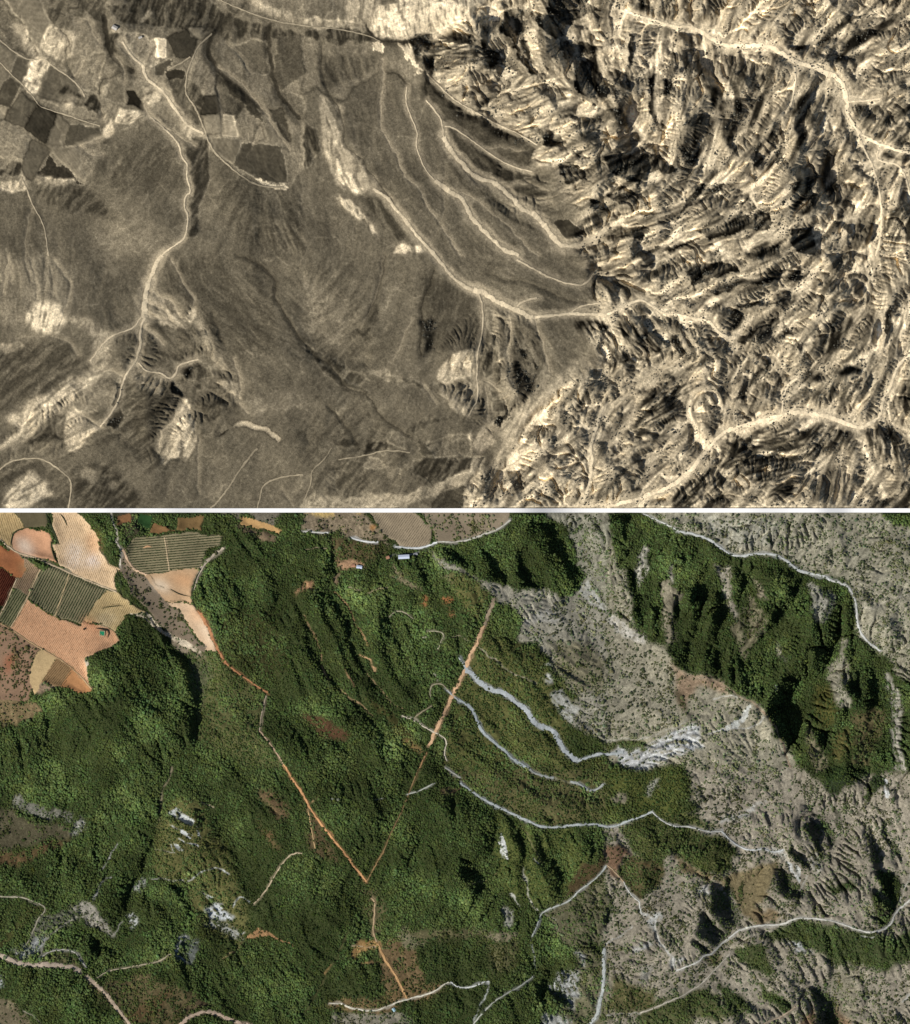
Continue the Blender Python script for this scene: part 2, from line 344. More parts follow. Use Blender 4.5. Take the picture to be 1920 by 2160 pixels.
# dry beds and tracks: kind tile width brightness points  (kind b = dry stream bed, t = track, s = thin line in the soil)
TOP_LINE = """
s A 26 46 1370,90 1300,170 1260,230 1245,330 1300,420 1400,500 1470,580 1560,640
s A 24 44 1620,140 1610,250 1630,400 1650,540 1720,620 1790,710
s A 30 40 620,100 640,200 650,300 700,380 800,430
s B 14 46 380,150 400,210 460,250 640,245 760,200
s B 14 44 470,340 480,430 560,440 620,500
s B 16 38 780,350 760,450 730,500 735,600
s A 9 60 1480,10 1400,90 1310,170
s A 7 50 590,560 600,490 690,450 720,430
s A 6 60 370,180 420,250 380,330 440,460
s A 6 150 450,130 540,120 560,200 600,260
s A 7 150 520,300 500,370 440,450
s A 8 140 700,350 760,430 740,500
s A 6 140 1300,520 1320,580 1330,800
s A 6 54 1435,630 1420,720 1440,640 1480,640
s A 8 150 640,650 600,720
s A 7 58 560,575 600,640 620,700
s A 5 60 850,580 880,560 930,540
t A 6 150 1320,0 1450,60 1620,120 1817,155 2050,175 2217,215 2277,250
t A 8 165 0,240 110,330 200,365 260,345 300,385 400,450 480,520 510,580
t A 6 160 0,375 60,440 130,500 215,600 240,640 400,690 600,755
t A 6 150 670,740 780,735 840,700 870,690
t A 8 150 1140,340 1090,375 1010,415
t A 9 150 1270,200 1190,270 1150,360 1120,440 1105,560 1180,650 1215,760 1270,900 1330,960 1450,1060 1560,1120 1700,1120
s A 5 150 1300,400 1400,450 1560,630 1610,720 1670,800 1730,900
s A 5 140 1360,260 1450,350 1500,430
b A 9 187 900,700 950,740 1040,820 1080,880 1080,930 1130,990 1110,1050 1150,1150 1110,1170 1100,1240 1130,1290 1110,1420 1060,1460 990,1510 960,1540
s A 6 160 870,640 880,680 960,730 1060,800 1180,880
t A 7 160 130,1060 170,1150 200,1240 260,1330 280,1450 290,1533
s A 6 130 190,1250 150,1400 150,1533
s A 7 175 470,880 610,820 660,800
s A 9 155 480,880 540,920 620,930
b A 14 187 730,250 800,350 850,390 880,480 980,540 1010,600 1080,700 1150,770 1220,800
s B 5 165 470,350 480,500 465,620 465,760 480,810 550,900 600,1050 680,1110 720,1210 830,1350 860,1410 940,1533
b B 7 178 620,520 610,600 640,690 690,800 670,850 700,950 740,1030 790,1080
b B 22 182 790,1080 870,1150 960,1190 990,1290 1100,1400 1200,1500 1290,1533
b B 8 185 735,600 800,670 835,740 840,820
b B 26 192 840,820 880,900 960,990 1040,1070 1120,1080 1220,1150 1300,1250 1430,1320 1500,1440 1560,1480 1700,1460 1817,1370
b B 8 188 740,440 800,500 890,590 1010,660 1150,740 1290,800 1400,870
b B 8 182 850,755 900,760 1100,910 1250,1000 1370,1030
s B 6 150 1010,660 1100,670 1170,710 1250,700
s B 5 145 1080,900 1200,870 1300,900
s B 5 150 1200,1120 1280,1090 1380,1110 1480,1140
s B 5 150 1240,1150 1350,1200 1470,1190 1500,1230
s B 6 150 960,1150 1100,1250 1200,1330 1300,1440 1400,1533
s B 5 120 740,1500 780,1400 840,1310 850,1000
b B 18 185 420,1130 520,1190 540,1250 590,1290 650,1380 740,1470 790,1533 870,1630 930,1690 1020,1740
b E 28 188 1020,200 1100,230 1190,290 1300,330 1370,370
b E 16 192 1370,370 1450,360 1600,345 1817,355
s B 7 60 110,260 110,520 230,650 240,850 300,900 400,1030 470,1120 540,1200
b C 15 222 80,60 200,100 300,130 400,160 500,160
b C 26 222 500,160 600,210 700,280 850,275 980,275 1060,320 1140,385 1230,390 1300,430 1390,470 1440,560 1440,680
b C 16 218 1440,680 1500,790 1600,850 1700,890 1817,920
s C 8 195 560,190 580,340 650,470 690,530
b C 10 215 1130,400 1130,520 1100,640
s C 8 190 1300,450 1320,500 1290,640
s C 9 195 1390,540 1350,640 1340,850 1260,950
b C 10 210 1450,610 1540,605 1640,590
b C 11 205 1510,800 1540,900 1600,1000 1640,1150 1650,1400 1610,1533
b C 10 210 1640,870 1610,940 1650,970 1740,980 1780,1030 1817,1150
b D 20 190 970,-5 920,70 890,160
b D 30 190 890,160 860,300 870,370
b D 15 187 870,370 840,430 840,560 800,650
b D 10 184 800,650 740,730 710,880 650,960 600,1020
b D 9 180 870,350 830,380 810,430 680,470 630,510 540,630
s D 10 165 900,210 960,240 1020,260 1090,370
s D 8 165 890,270 1000,340 1030,400
s D 8 160 890,350 960,380 1020,390
s D 9 160 860,430 930,480 980,530
b D 9 180 830,640 870,690 970,700 1020,740 1060,700 1070,650 1190,620
s D 7 160 740,715 600,680 560,700
s D 6 150 50,0 20,220
s D 5 150 180,0 220,150 230,260
s D 5 150 70,60 60,160
s D 5 145 280,0 270,200
s D 6 150 330,30 400,130 440,190 380,330
s D 5 145 150,20 190,150
s D 5 145 310,80 320,240
s D 6 130 90,500 250,480 400,490 470,600
s D 8 145 1020,20 1060,80 1110,200 1170,250 1130,340
s D 4 58 1260,330 1300,450 1350,550
s D 6 145 1400,620 1440,750 1440,850 1430,880 1480,940
s D 8 182 1100,880 1040,990 970,1050 950,1150
s D 5 130 1100,870 1190,1030 1190,1200 1190,1420
t D 8 155 0,1280 60,1230 160,1210 240,1210 320,1250 370,1290 420,1330 430,1400 410,1510
t D 10 135 1540,1150 1430,1290 1380,1370 1300,1480 1260,1510
t D 8 138 1817,1310 1690,1320 1570,1370 1560,1450 1540,1510
s D 5 130 1690,1400 1760,1500
s D 6 125 1340,1380 1250,1440 1100,1490 1060,1533
s D 7 52 1420,0 1560,50 1660,150 1640,260 1700,320 1740,430 1817,520 1917,620 2017,700 2047,790 2187,810 2257,940 2357,1040 2457,1070
s D 6 135 400,935 330,950 230,1020 150,1110 0,1160
s D 7 160 420,920 480,940 560,990 600,1030
s E 5 140 490,0 470,100 430,240 380,360 350,430
s E 6 56 495,0 478,100 438,240 388,360
s E 9 40 780,80 760,180 720,260 700,400 710,600
s E 6 140 650,380 600,490 580,550 520,640
b E 8 180 1050,210 1080,330 1070,480 1040,600 1040,760 1050,850 990,960
s E 8 160 1240,330 1240,490 1220,620 1250,780 1290,880
s E 6 155 1390,380 1420,480 1450,600 1480,690
s E 6 160 1080,740 1150,780 1210,850 1230,930
s E 6 160 1050,760 1000,850 930,900
s E 5 155 1090,780 1110,880 1100,980
b E 20 198 1800,900 1750,1030 1720,1140 1730,1260 1700,1420 1660,1500
b E 16 198 1660,1497 1740,1492 1817,1485
t E 7 140 210,1220 400,1190 460,1165 600,1170 640,1180
t E 6 135 170,1150 120,1230 50,1280 50,1350 0,1480
b E 10 180 1280,300 1310,270 1400,250
b E 9 180 1600,340 1660,300 1780,280
b E 11 180 1817,100 1750,90 1700,160 1650,180 1500,140 1400,90 1280,20
s E 8 66 1100,90 1200,150 1350,160 1600,280 1700,280
s E 6 60 150,900 250,1010 310,1110
s E 6 145 720,780 800,900
b F 14 215 0,350 100,300 200,260 240,280 350,350 430,350 530,380 600,375 660,450 730,490 770,480
b F 22 220 1540,1020 1510,1030 1400,990 1280,950 1150,930 1050,950 850,1010 700,1050 640,1110 540,1240 450,1340 350,1400 200,1450 0,1500
b F 16 218 1817,590 1740,650 1710,760 1650,860 1640,960 1600,990 1540,1020
s F 8 185 760,780 740,940 710,1030
b F 12 208 1140,730 1060,800 1050,940
s F 8 180 970,560 1100,740
s F 8 165 0,700 50,770 90,820
s F 6 180 1640,950 1720,1010 1800,1070
s F 12 175 90,820 200,850 120,1020 50,1070 0,1140
s F 9 165 0,840 150,800 350,640 480,640
s F 8 165 0,760 200,740 400,620
"""
TOP_DIR = """
100,100,60 60,330,60 250,450,45 430,350,60 560,300,110 800,250,105 900,300,115 950,450,130 1100,560,150
1356,53,70 1541,42,60 1700,42,50 1832,79,40 1858,174,40 1330,106,100 1409,158,90 1488,132,100 1567,185,75 1620,211,55 1583,296,50 1673,317,60 1726,264,70 1805,317,50 1805,423,55
1752,370,85 1620,396,40 1541,412,35 1488,317,70 1435,296,80 1330,317,30 1224,317,30 1198,264,15 1118,185,25 1277,158,110 1118,106,115 1198,106,120 1000,200,15
1330,475,20 1488,475,18 1541,528,20 1594,581,22 1435,581,35 1660,560,35 1541,660,40 1620,660,40 1330,687,130 1488,713,115 1752,634,55 1832,475,75 1858,581,110 1858,687,70
1567,792,60 1435,792,30 1488,871,120 1330,845,45 1382,898,35 1726,792,50 1752,845,60 1647,951,18 1752,977,80 1884,924,110 1277,977,50 1858,1030,45 1150,950,45
1000,820,75 1200,700,120 750,700,45 700,900,45 100,850,40 250,850,30 350,700,130 400,900,60 50,560,95 550,700,140 900,700,70
"""
# ---------------------------------------------------------------- green landscape
# fields: tile, colour, row angle, row spacing, row colour, label, outline     (0 spacing = bare)
FIELDS = """
G 186,158,108 75 3.6 150,122,80|sandy striped field in the top left corner|0,0 80,0 155,95 75,120 60,215 0,170
G 96,86,62 0 0 0,0,0|dull brown field beside the dark hedge|85,0 280,0 285,95 160,95
G 192,142,104 0 0 0,0,0|pinkish orange plot left of the long pale field|80,125 160,100 290,125 310,160 305,215 340,305 180,262 110,250 60,215
G 208,176,134 70 3.8 186,152,112|long pale pink field with whitish wash marks|310,0 460,10 540,80 590,160 600,230 640,300 720,330 690,370 690,470 560,420 440,370 350,310 315,200 350,190 320,90
G 160,100,60 0 0 0,0,0|deep orange rounded field on the left edge|0,200 90,240 150,290 165,350 120,395 90,390 0,320
G 84,44,30 62 4 62,30,22|dark red ploughed field on the left edge|0,325 100,400 25,570 0,560
G 138,112,86 62 3.6 100,86,62|brown speckled orchard strip above the green vineyard|130,262 240,345 165,500 80,455 105,400 165,360
G 124,114,84 62 5.2 70,78,50|large green vineyard crossed by a pale track|245,350 330,330 440,375 690,480 630,470 560,570 490,670 330,625 180,525 180,500
G 116,110,78 58 5 66,74,46|narrow green vineyard beside the red ploughed field|95,455 165,500 65,690 0,660 0,625
G 206,158,116 58 3.6 184,132,92|big orange field around the small green reservoir|165,530 330,630 480,680 500,650 560,672 640,690 690,722 715,775 560,850 500,870 520,990 545,1060 340,870 230,810 65,700
G 142,112,86 0 0 0,0,0|mottled brown rough ground under the orange field|0,670 60,700 240,820 185,920 190,1050 180,1130 0,1130
G 190,160,112 0 0 0,0,0|bare sand coloured strip running down to the forest|240,825 330,850 345,870 310,920 250,1010 215,1100 185,1060 175,960
G 140,110,74 50 4 112,88,58|small brown striped plot above the woodland edge|345,875 440,940 390,1030 365,1045 250,1015 310,920
G 176,124,78 0 0 0,0,0|orange brown triangular plot at the forest edge|440,940 550,1060 530,1085 370,1045
G 184,158,110 62 4 156,130,86|olive sandy field above the wooded point|640,470 710,490 800,560 870,605 780,610 690,715 640,682 560,664 505,645 560,570
G 136,124,92 5 5.2 78,82,54|wide vineyard in level rows below the stream woods|750,220 820,150 1130,125 1340,140 1310,200 1240,230 1195,330 890,375 800,350
G 188,152,112 0 0 0,0,0|tan field directly below the wide vineyard|860,380 1195,335 1150,440 1145,550 990,530 870,440
G 196,164,128 0 0 0,0,0|pale tapering field beside the orange track|990,535 1145,555 1200,610 1240,700 1290,830 1240,830 1210,770 1150,720 1080,590
G 122,106,86 0 0 0,0,0|rough grey brown strip between two tan fields|725,230 800,350 860,390 990,530 1080,600 1150,740 1240,800 1230,840 1120,780 930,660 870,560 790,490 770,420 715,350
G 130,92,58 0 0 0,0,0|small brown plot by the stream at the top|700,30 770,10 790,60 700,80
G 46,72,38 0 0 0,0,0|small deep green plot at the top|830,10 920,20 890,110 820,70
G 122,90,56 0 0 0,0,0|brown plot right of the deep green plot|920,60 1050,110 890,130
G 120,94,58 0 0 0,0,0|wide brown plot at the top below the frame edge|1060,30 1220,20 1200,110 1060,110
G 192,150,94 0 0 0,0,0|narrow yellow field slanting at the top|1450,20 1690,110 1670,135 1440,70
H 150,132,104 55 4.4 126,110,88|broad grey field with fine stripes at the top centre|400,0 640,0 760,80 760,190 690,222 600,215 480,130
H 136,120,96 0 0 0,0,0|grey brown pasture dotted with shrubs at the top centre|700,0 1240,0 1230,60 1150,110 900,180 790,175 760,80
"""
# ground: tile, colour, tree cover 0..1, softness, roughness or -, outline
BOT_GROUND = """
G 120,110,92 .1 3 - 1460,0 1660,0 1650,80 1500,20
G 110,102,84 .3 4 - 1340,0 1450,0 1430,60 1330,20
G 140,118,82 .2 4 - 0,1130 180,1130 280,1180 200,1230 30,1290 0,1200
G 150,132,108 .35 4 - 980,700 1130,790 1240,860 1230,900 1140,860 1050,790
G 205,186,156 0 2 - 780,605 870,605 950,680 1050,740 1130,780 1220,840 1180,845 1050,770 930,690
G 196,180,156 0 3 - 690,745 720,770 700,790 670,770
G 210,192,164 0 2 - 500,870 530,860 520,940 525,1000 510,970
G 205,200,190 .1 4 - 0,1080 90,1090 100,1120 0,1110
G 150,126,100 .15 3 - 230,1020 360,1050 280,1080 220,1080
G 92,90,54 .75 10 - 1130,860 1300,850 1500,1000 1600,1090 1560,1310 1700,1533 1500,1533 1180,1380 1200,1080
G 84,84,58 .55 6 - 1140,860 1230,900 1250,1080 1190,1300 1180,1100 1140,950
G 62,60,34 .8 20 - 1350,600 1640,600 1740,900 1600,1050 1400,900 1280,700
G 160,120,88 .2 3 - 1770,480 1817,420 1817,480
G 130,108,82 .3 5 - 1400,80 1680,150 1640,190 1400,110
G 72,66,48 .7 8 - 660,0 760,0 830,130 740,200 680,100
H 140,122,96 .08 4 .25 0,0 350,0 400,60 540,210 380,180 180,130 0,118
H 196,164,98 0 3 - 0,0 350,0 350,40 280,30 200,10 90,40 0,10
H 176,124,66 0 3 - 380,80 430,80 425,115 385,110
H 92,78,52 .5 7 - 150,150 450,190 520,260 400,300 190,290
H 170,132,98 .1 3 - 195,290 380,300 380,340 230,340
H 150,124,94 .1 3 - 180,370 240,370 240,440 200,440
H 180,136,96 .05 3 - 0,410 65,415 55,470 0,475
H 122,110,82 .3 5 - 540,330 600,390 720,460 680,475 530,390
H 152,144,124 .2 5 .3 700,255 850,285 1040,390 1150,430 1450,470 1560,540 1640,490 1680,400 1817,600 1817,1370 1720,1340 1560,1250 1640,1110 1500,960 1480,900 1400,800 1320,770 1300,640 1280,600 1110,490 1020,400 850,340
H 120,112,84 .35 5 - 820,360 900,400 920,470 850,420
H 96,92,52 .55 8 - 850,370 1040,400 1110,500 1060,640 950,580 870,470
H 148,98,58 .2 4 - 700,500 750,500 740,560 710,560
H 150,98,58 .15 4 - 830,520 890,530 880,570 840,560
H 132,94,58 .3 4 - 870,580 940,610 900,640
H 92,90,50 .72 10 - 1060,690 1320,790 1480,900 1640,1110 1560,1300 1600,1470 1817,1490 1817,1533 850,1533 840,1440 900,1100
H 138,132,112 .35 5 .4 1460,0 1817,0 1817,600 1680,400 1640,330 1600,100
H 170,166,152 .12 3 .5 1640,480 1700,400 1817,560 1817,620 1700,530
H 166,160,146 .1 5 - 1300,640 1450,590 1500,640 1600,650 1380,690
H 120,112,86 .3 9 - 1460,780 1700,800 1817,900 1800,1080 1640,1080 1520,950
H 176,172,158 .12 3 - 1470,1090 1560,1060 1640,1180 1600,1270 1560,1200
H 186,182,168 .02 3 - 1430,990 1480,950 1490,1010 1450,1015
H 190,188,178 .02 3 - 1430,910 1480,905 1475,920
H 90,64,44 .5 8 - 0,1200 100,1220 180,1280 300,1340 240,1390 100,1330
H 78,74,40 .35 5 - 380,1120 500,1190 690,1330 740,1400 680,1430 560,1330
H 130,104,64 .1 3 - 570,1340 620,1360 720,1410 690,1440
H 58,66,34 .55 8 - 290,680 330,760 340,850 420,1000 300,860
I 148,139,116 .2 6 .3 0,590 160,650 230,770 370,830 490,980 600,980 780,1080 940,1190 1040,1350 1110,1533 0,1533
I 148,140,117 .28 6 .45 230,0 1640,0 1740,60 1817,90 1817,880 1640,830 1560,780 1500,690 1500,600 1480,500 1430,430 1300,380 1160,360 1090,300 1000,250 770,270 700,230 600,150 430,110
I 138,130,108 .3 5 .5 0,90 60,330 130,350 150,560 160,650 0,590
I 156,150,130 .12 8 - 550,30 900,20 1050,60 1030,200 700,200 600,120
I 176,174,168 .04 4 .6 60,1400 250,1360 370,1320 540,1300 580,1430 400,1470 250,1533 100,1533 30,1450
I 78,80,44 .75 4 - 0,1360 240,1355 230,1420 80,1400 0,1440
I 186,184,172 .03 2 .6 650,1325 730,1270 860,1160 870,1180 790,1290
I 182,174,158 .03 3 - 0,640 90,650 220,730 200,780 0,700
I 142,118,92 .08 8 - 380,860 500,990 640,1000 760,1080 560,1060 440,1200 440,980
I 70,62,42 .3 6 - 420,1080 470,1080 490,1230 450,1180
I 168,160,142 .06 3 .7 190,200 240,200 240,400 210,450 190,380
I 170,160,142 .06 3 .7 370,310 400,340 410,410 380,400
I 130,120,98 .3 5 .7 330,420 370,410 450,480 410,560 400,780 350,800 340,620
I 150,140,120 .15 4 .7 640,310 690,350 740,330 750,480 780,640 720,600 700,440
I 140,128,104 .2 4 .7 850,400 900,440 980,550 880,480
I 110,102,78 .4 5 .7 740,700 860,500 980,640 830,880
I 150,142,120 .2 4 .7 1000,780 1040,850 1100,950 1010,850
I 152,146,128 .15 4 .7 1190,420 1270,430 1310,570 1270,670 1220,580
I 128,124,108 .25 3 .7 1340,500 1360,560 1300,690 1290,640
I 148,140,118 .2 3 .6 1410,750 1440,770 1450,1050 1480,1180 1380,1180 1320,980 1390,850
I 160,152,134 .2 4 .6 1640,920 1690,980 1760,1100 1780,1533 1720,1533 1700,1180 1670,1040
I 128,118,90 .3 4 .6 1190,1240 1280,1380 1310,1533 1220,1533
I 84,80,40 .5 7 - 1240,1050 1360,1050 1390,1200 1300,1300 1230,1240
I 90,84,46 .5 7 - 1330,1340 1440,1290 1470,1400 1400,1500 1320,1480
I 96,86,56 .4 7 - 1480,1250 1600,1150 1700,1250 1620,1350 1560,1533 1480,1533
I 196,190,176 0 2 - 1005,1040 1025,1040 1025,1070 1010,1070
I 140,132,110 .35 5 - 1700,860 1817,880 1817,1010 1720,960
I 40,52,26 1 3 - 1650,0 1817,0 1817,85 1740,60
J 92,84,62 .12 7 .1 0,250 100,250 200,320 400,360 440,420 200,460 0,540
J 118,114,100 .35 5 .5 90,150 250,210 430,270 420,330 260,290 100,230
J 150,146,134 .2 4 .5 400,400 470,290 480,370 430,420
J 104,82,54 .4 7 - 0,520 150,510 260,470 440,430 300,500 130,570 0,590
J 98,94,54 .55 8 .25 960,250 1060,160 1200,220 1340,440 1430,720 1500,830 1480,960 1420,1060 1280,1010 1150,830 1110,700 930,640 910,400
J 178,178,170 .05 2 .5 1060,235 1120,280 1170,310 1160,340 1090,320 1000,270
J 192,192,184 .02 1 .5 1070,350 1160,400 1150,420 1080,385
J 186,186,180 .02 2 .5 1180,350 1220,420 1190,405
J 182,182,174 .03 2 .5 1030,440 1110,490 1070,490
J 184,184,178 .05 3 .5 1230,850 1330,840 1410,870 1390,920 1290,925
J 150,148,136 .25 4 .5 1240,930 1360,940 1440,1030 1300,990
J 178,178,168 .05 2 .5 1190,720 1240,760 1300,770 1240,785
J 156,154,142 .15 3 .5 830,650 880,640 870,710 810,720
J 180,178,170 .05 3 .5 760,880 820,870 820,920 780,950
J 150,142,126 .2 4 .6 430,820 500,790 560,840 650,940 700,990 620,980 500,890
J 104,102,84 .3 3 .5 230,900 420,820 480,880 390,920 250,1030 170,1060
J 160,158,150 .15 4 .5 60,1080 230,1030 310,1000 230,1110 130,1140
J 100,92,62 .45 6 - 240,1140 400,1095 520,1200 480,1210 300,1160
J 96,98,90 .2 3 .5 1060,1090 1080,1010 1130,1000 1160,1030 1230,1010 1200,1120 1150,1160 1080,1140
J 170,168,158 .1 2 - 1060,1090 1075,1010 1130,995 1125,1010 1090,1040 1080,1110
J 158,120,80 .05 2 - 1470,1010 1540,965 1620,990 1660,1015 1770,1080 1620,1012 1500,1025
J 104,84,58 .4 8 - 1540,100 1700,200 1740,300 1640,280 1560,180
J 110,84,56 .4 6 - 1530,300 1640,400 1700,520 1640,450
J 112,100,76 .3 4 - 0,1370 60,1380 130,1450 200,1533 0,1533
J 160,160,156 .1 4 - 0,1230 50,1260 20,1290 0,1280
J 96,84,56 .5 8 - 500,1280 900,1250 1200,1350 1050,1533 900,1533 600,1400
J 100,84,60 .2 5 - 1060,1480 1200,1370 1280,1390 1250,1430 1130,1470
J 84,80,44 .5 6 - 0,1030 180,870 300,830 150,960 0,1060
J 92,74,48 .4 6 - 700,1500 950,1370 1050,1300 980,1450 900,1533
K 96,80,54 .3 6 - 0,200 60,260 110,380 240,560 80,520 20,350
K 96,90,56 .7 8 .2 870,0 960,110 1200,250 1330,310 1440,350 1817,330 1817,0
K 86,90,46 .85 6 .4 1160,290 1310,330 1440,370 1600,360 1740,530 1560,750 1420,850 1200,720 1150,560
K 188,186,178 .05 2 .5 1180,380 1200,420 1230,540 1190,530 1165,450
K 150,146,130 .15 3 .6 1190,820 1260,840 1250,960 1190,950
K 78,64,42 .12 4 .1 1560,760 1640,620 1780,540 1817,500 1817,600 1740,680 1620,760
K 118,108,84 .2 5 - 1040,990 1300,990 1280,1060 1100,1020
K 94,90,58 .55 6 - 1060,1040 1290,1040 1280,1200 1120,1200
K 108,88,60 .25 3 .1 490,1020 640,1020 700,1150 740,1230 720,1300 600,1370 500,1330 450,1180
K 158,122,74 .12 3 - 360,1020 450,1030 460,1060 400,1090 330,1130 290,1110
K 116,94,62 .4 6 - 150,1400 500,1340 850,1290 830,1360 600,1420 430,1470 160,1440
K 128,120,102 .25 5 - 200,1470 560,1450 700,1500 500,1533 180,1533
K 96,88,58 .5 8 - 290,700 420,720 500,900 450,1000 380,900 380,780
K 108,102,76 .5 8 .35 1430,870 1640,740 1817,620 1817,1533 1500,1533 1640,1160 1500,1000
K 164,162,154 .12 3 .6 1630,1090 1690,1140 1690,1200 1620,1120
K 156,154,146 .15 3 .7 1460,1300 1550,1220 1640,1210 1660,1350 1640,1460 1560,1380
K 150,148,138 .15 3 .6 1420,1533 1450,1450 1560,1470 1600,1533
K 120,112,84 .3 5 - 640,1090 560,1000 600,960 760,1060
K 104,96,66 .4 6 - 590,960 1100,1000 1100,1020 700,1040
K 112,92,64 .3 5 - 820,110 930,100 900,150 840,150
L 147,136,116 .3 7 .36 0,350 1817,0 1817,1533 0,1533
L 147,136,116 .28 7 .4 450,0 1180,0 1300,120 1640,260 1817,260 1817,500 1000,560 700,380 500,200
L 84,86,42 .8 6 - 0,0 480,0 520,150 400,220 700,340 0,350
L 150,146,130 .1 4 - 240,100 320,60 320,120 250,170
L 126,116,96 .15 5 - 20,150 120,140 110,200 30,190
L 76,78,40 .85 5 - 80,370 300,290 640,390 780,470 760,570 600,620 380,500 330,600 160,520
L 80,72,42 .8 5 - 70,600 160,530 340,580 330,700 160,780
L 116,88,64 .12 4 .1 0,480 80,460 150,520 80,590 70,660 0,590
L 120,104,72 .2 5 - 380,500 640,640 600,680 450,600
L 172,168,156 .06 3 .5 680,310 850,230 970,190 830,290 750,330
L 168,164,150 .08 4 .5 850,490 1000,490 1060,480 1080,560 1000,520
L 184,182,172 .04 2 .5 1070,540 1160,600 1160,690 1100,620
L 160,154,138 .08 4 - 1200,560 1260,500 1290,620 1260,660
L 118,104,72 .03 4 .3 640,630 1030,570 1030,620 950,800 850,900 800,850 740,700
L 124,106,76 .05 5 .2 830,860 1000,840 1040,900 880,940
L 62,70,36 .85 6 - 1140,900 1500,980 1700,1000 1817,960 1817,1150 1690,1220 1400,1190 1200,1080 900,1000
L 66,72,38 .8 5 - 740,1080 960,1060 1000,1240 860,1200
L 58,66,34 .85 5 - 660,1280 740,1290 900,1480 700,1450
L 58,66,34 .85 5 - 850,1230 1000,1340 1110,1420 1080,1470 950,1380
L 74,76,42 .7 6 - 200,1440 600,1300 700,1440 900,1500 500,1533 200,1533
L 90,84,50 .5 6 - 30,1250 300,1350 250,1460 0,1460
L 100,88,60 .35 6 - 600,1110 700,1110 650,1200 560,1180
L 172,170,160 .08 3 .5 220,880 330,880 300,940 320,1040 280,980
L 166,162,152 .1 3 .5 150,1090 220,1030 290,1050 240,1100
L 172,168,158 .08 3 .5 360,1100 470,1160 400,1200
L 152,152,146 .1 3 .7 1050,1040 1150,1050 1220,1110 1120,1100
L 174,170,160 .08 3 .5 540,750 620,680 630,740 560,770
L 150,144,130 .15 3 .5 180,1310 200,1190 270,1180 250,1260
L 36,48,26 1 3 - 1310,0 1560,0 1480,100 1380,170 1300,110
L 36,46,26 1 3 - 1560,60 1630,10 1650,80 1570,210 1510,180
L 44,52,28 .9 4 .4 1640,590 1770,660 1780,780 1730,820 1640,680
L 60,66,36 .75 5 - 1330,690 1450,660 1480,720 1340,740
L 190,188,180 .02 2 - 1650,50 1680,60 1685,170 1665,170
L 134,108,80 .05 3 - 1340,1533 1380,1380 1450,1430 1460,1533
L 120,96,70 .1 4 - 1180,1440 1250,1400 1240,1533 1130,1533
L 132,124,102 .15 6 - 1340,1210 1500,1220 1500,1533 1400,1480
L 58,58,38 .6 5 - 1600,880 1580,720 1740,830 1700,950 1640,960
"""
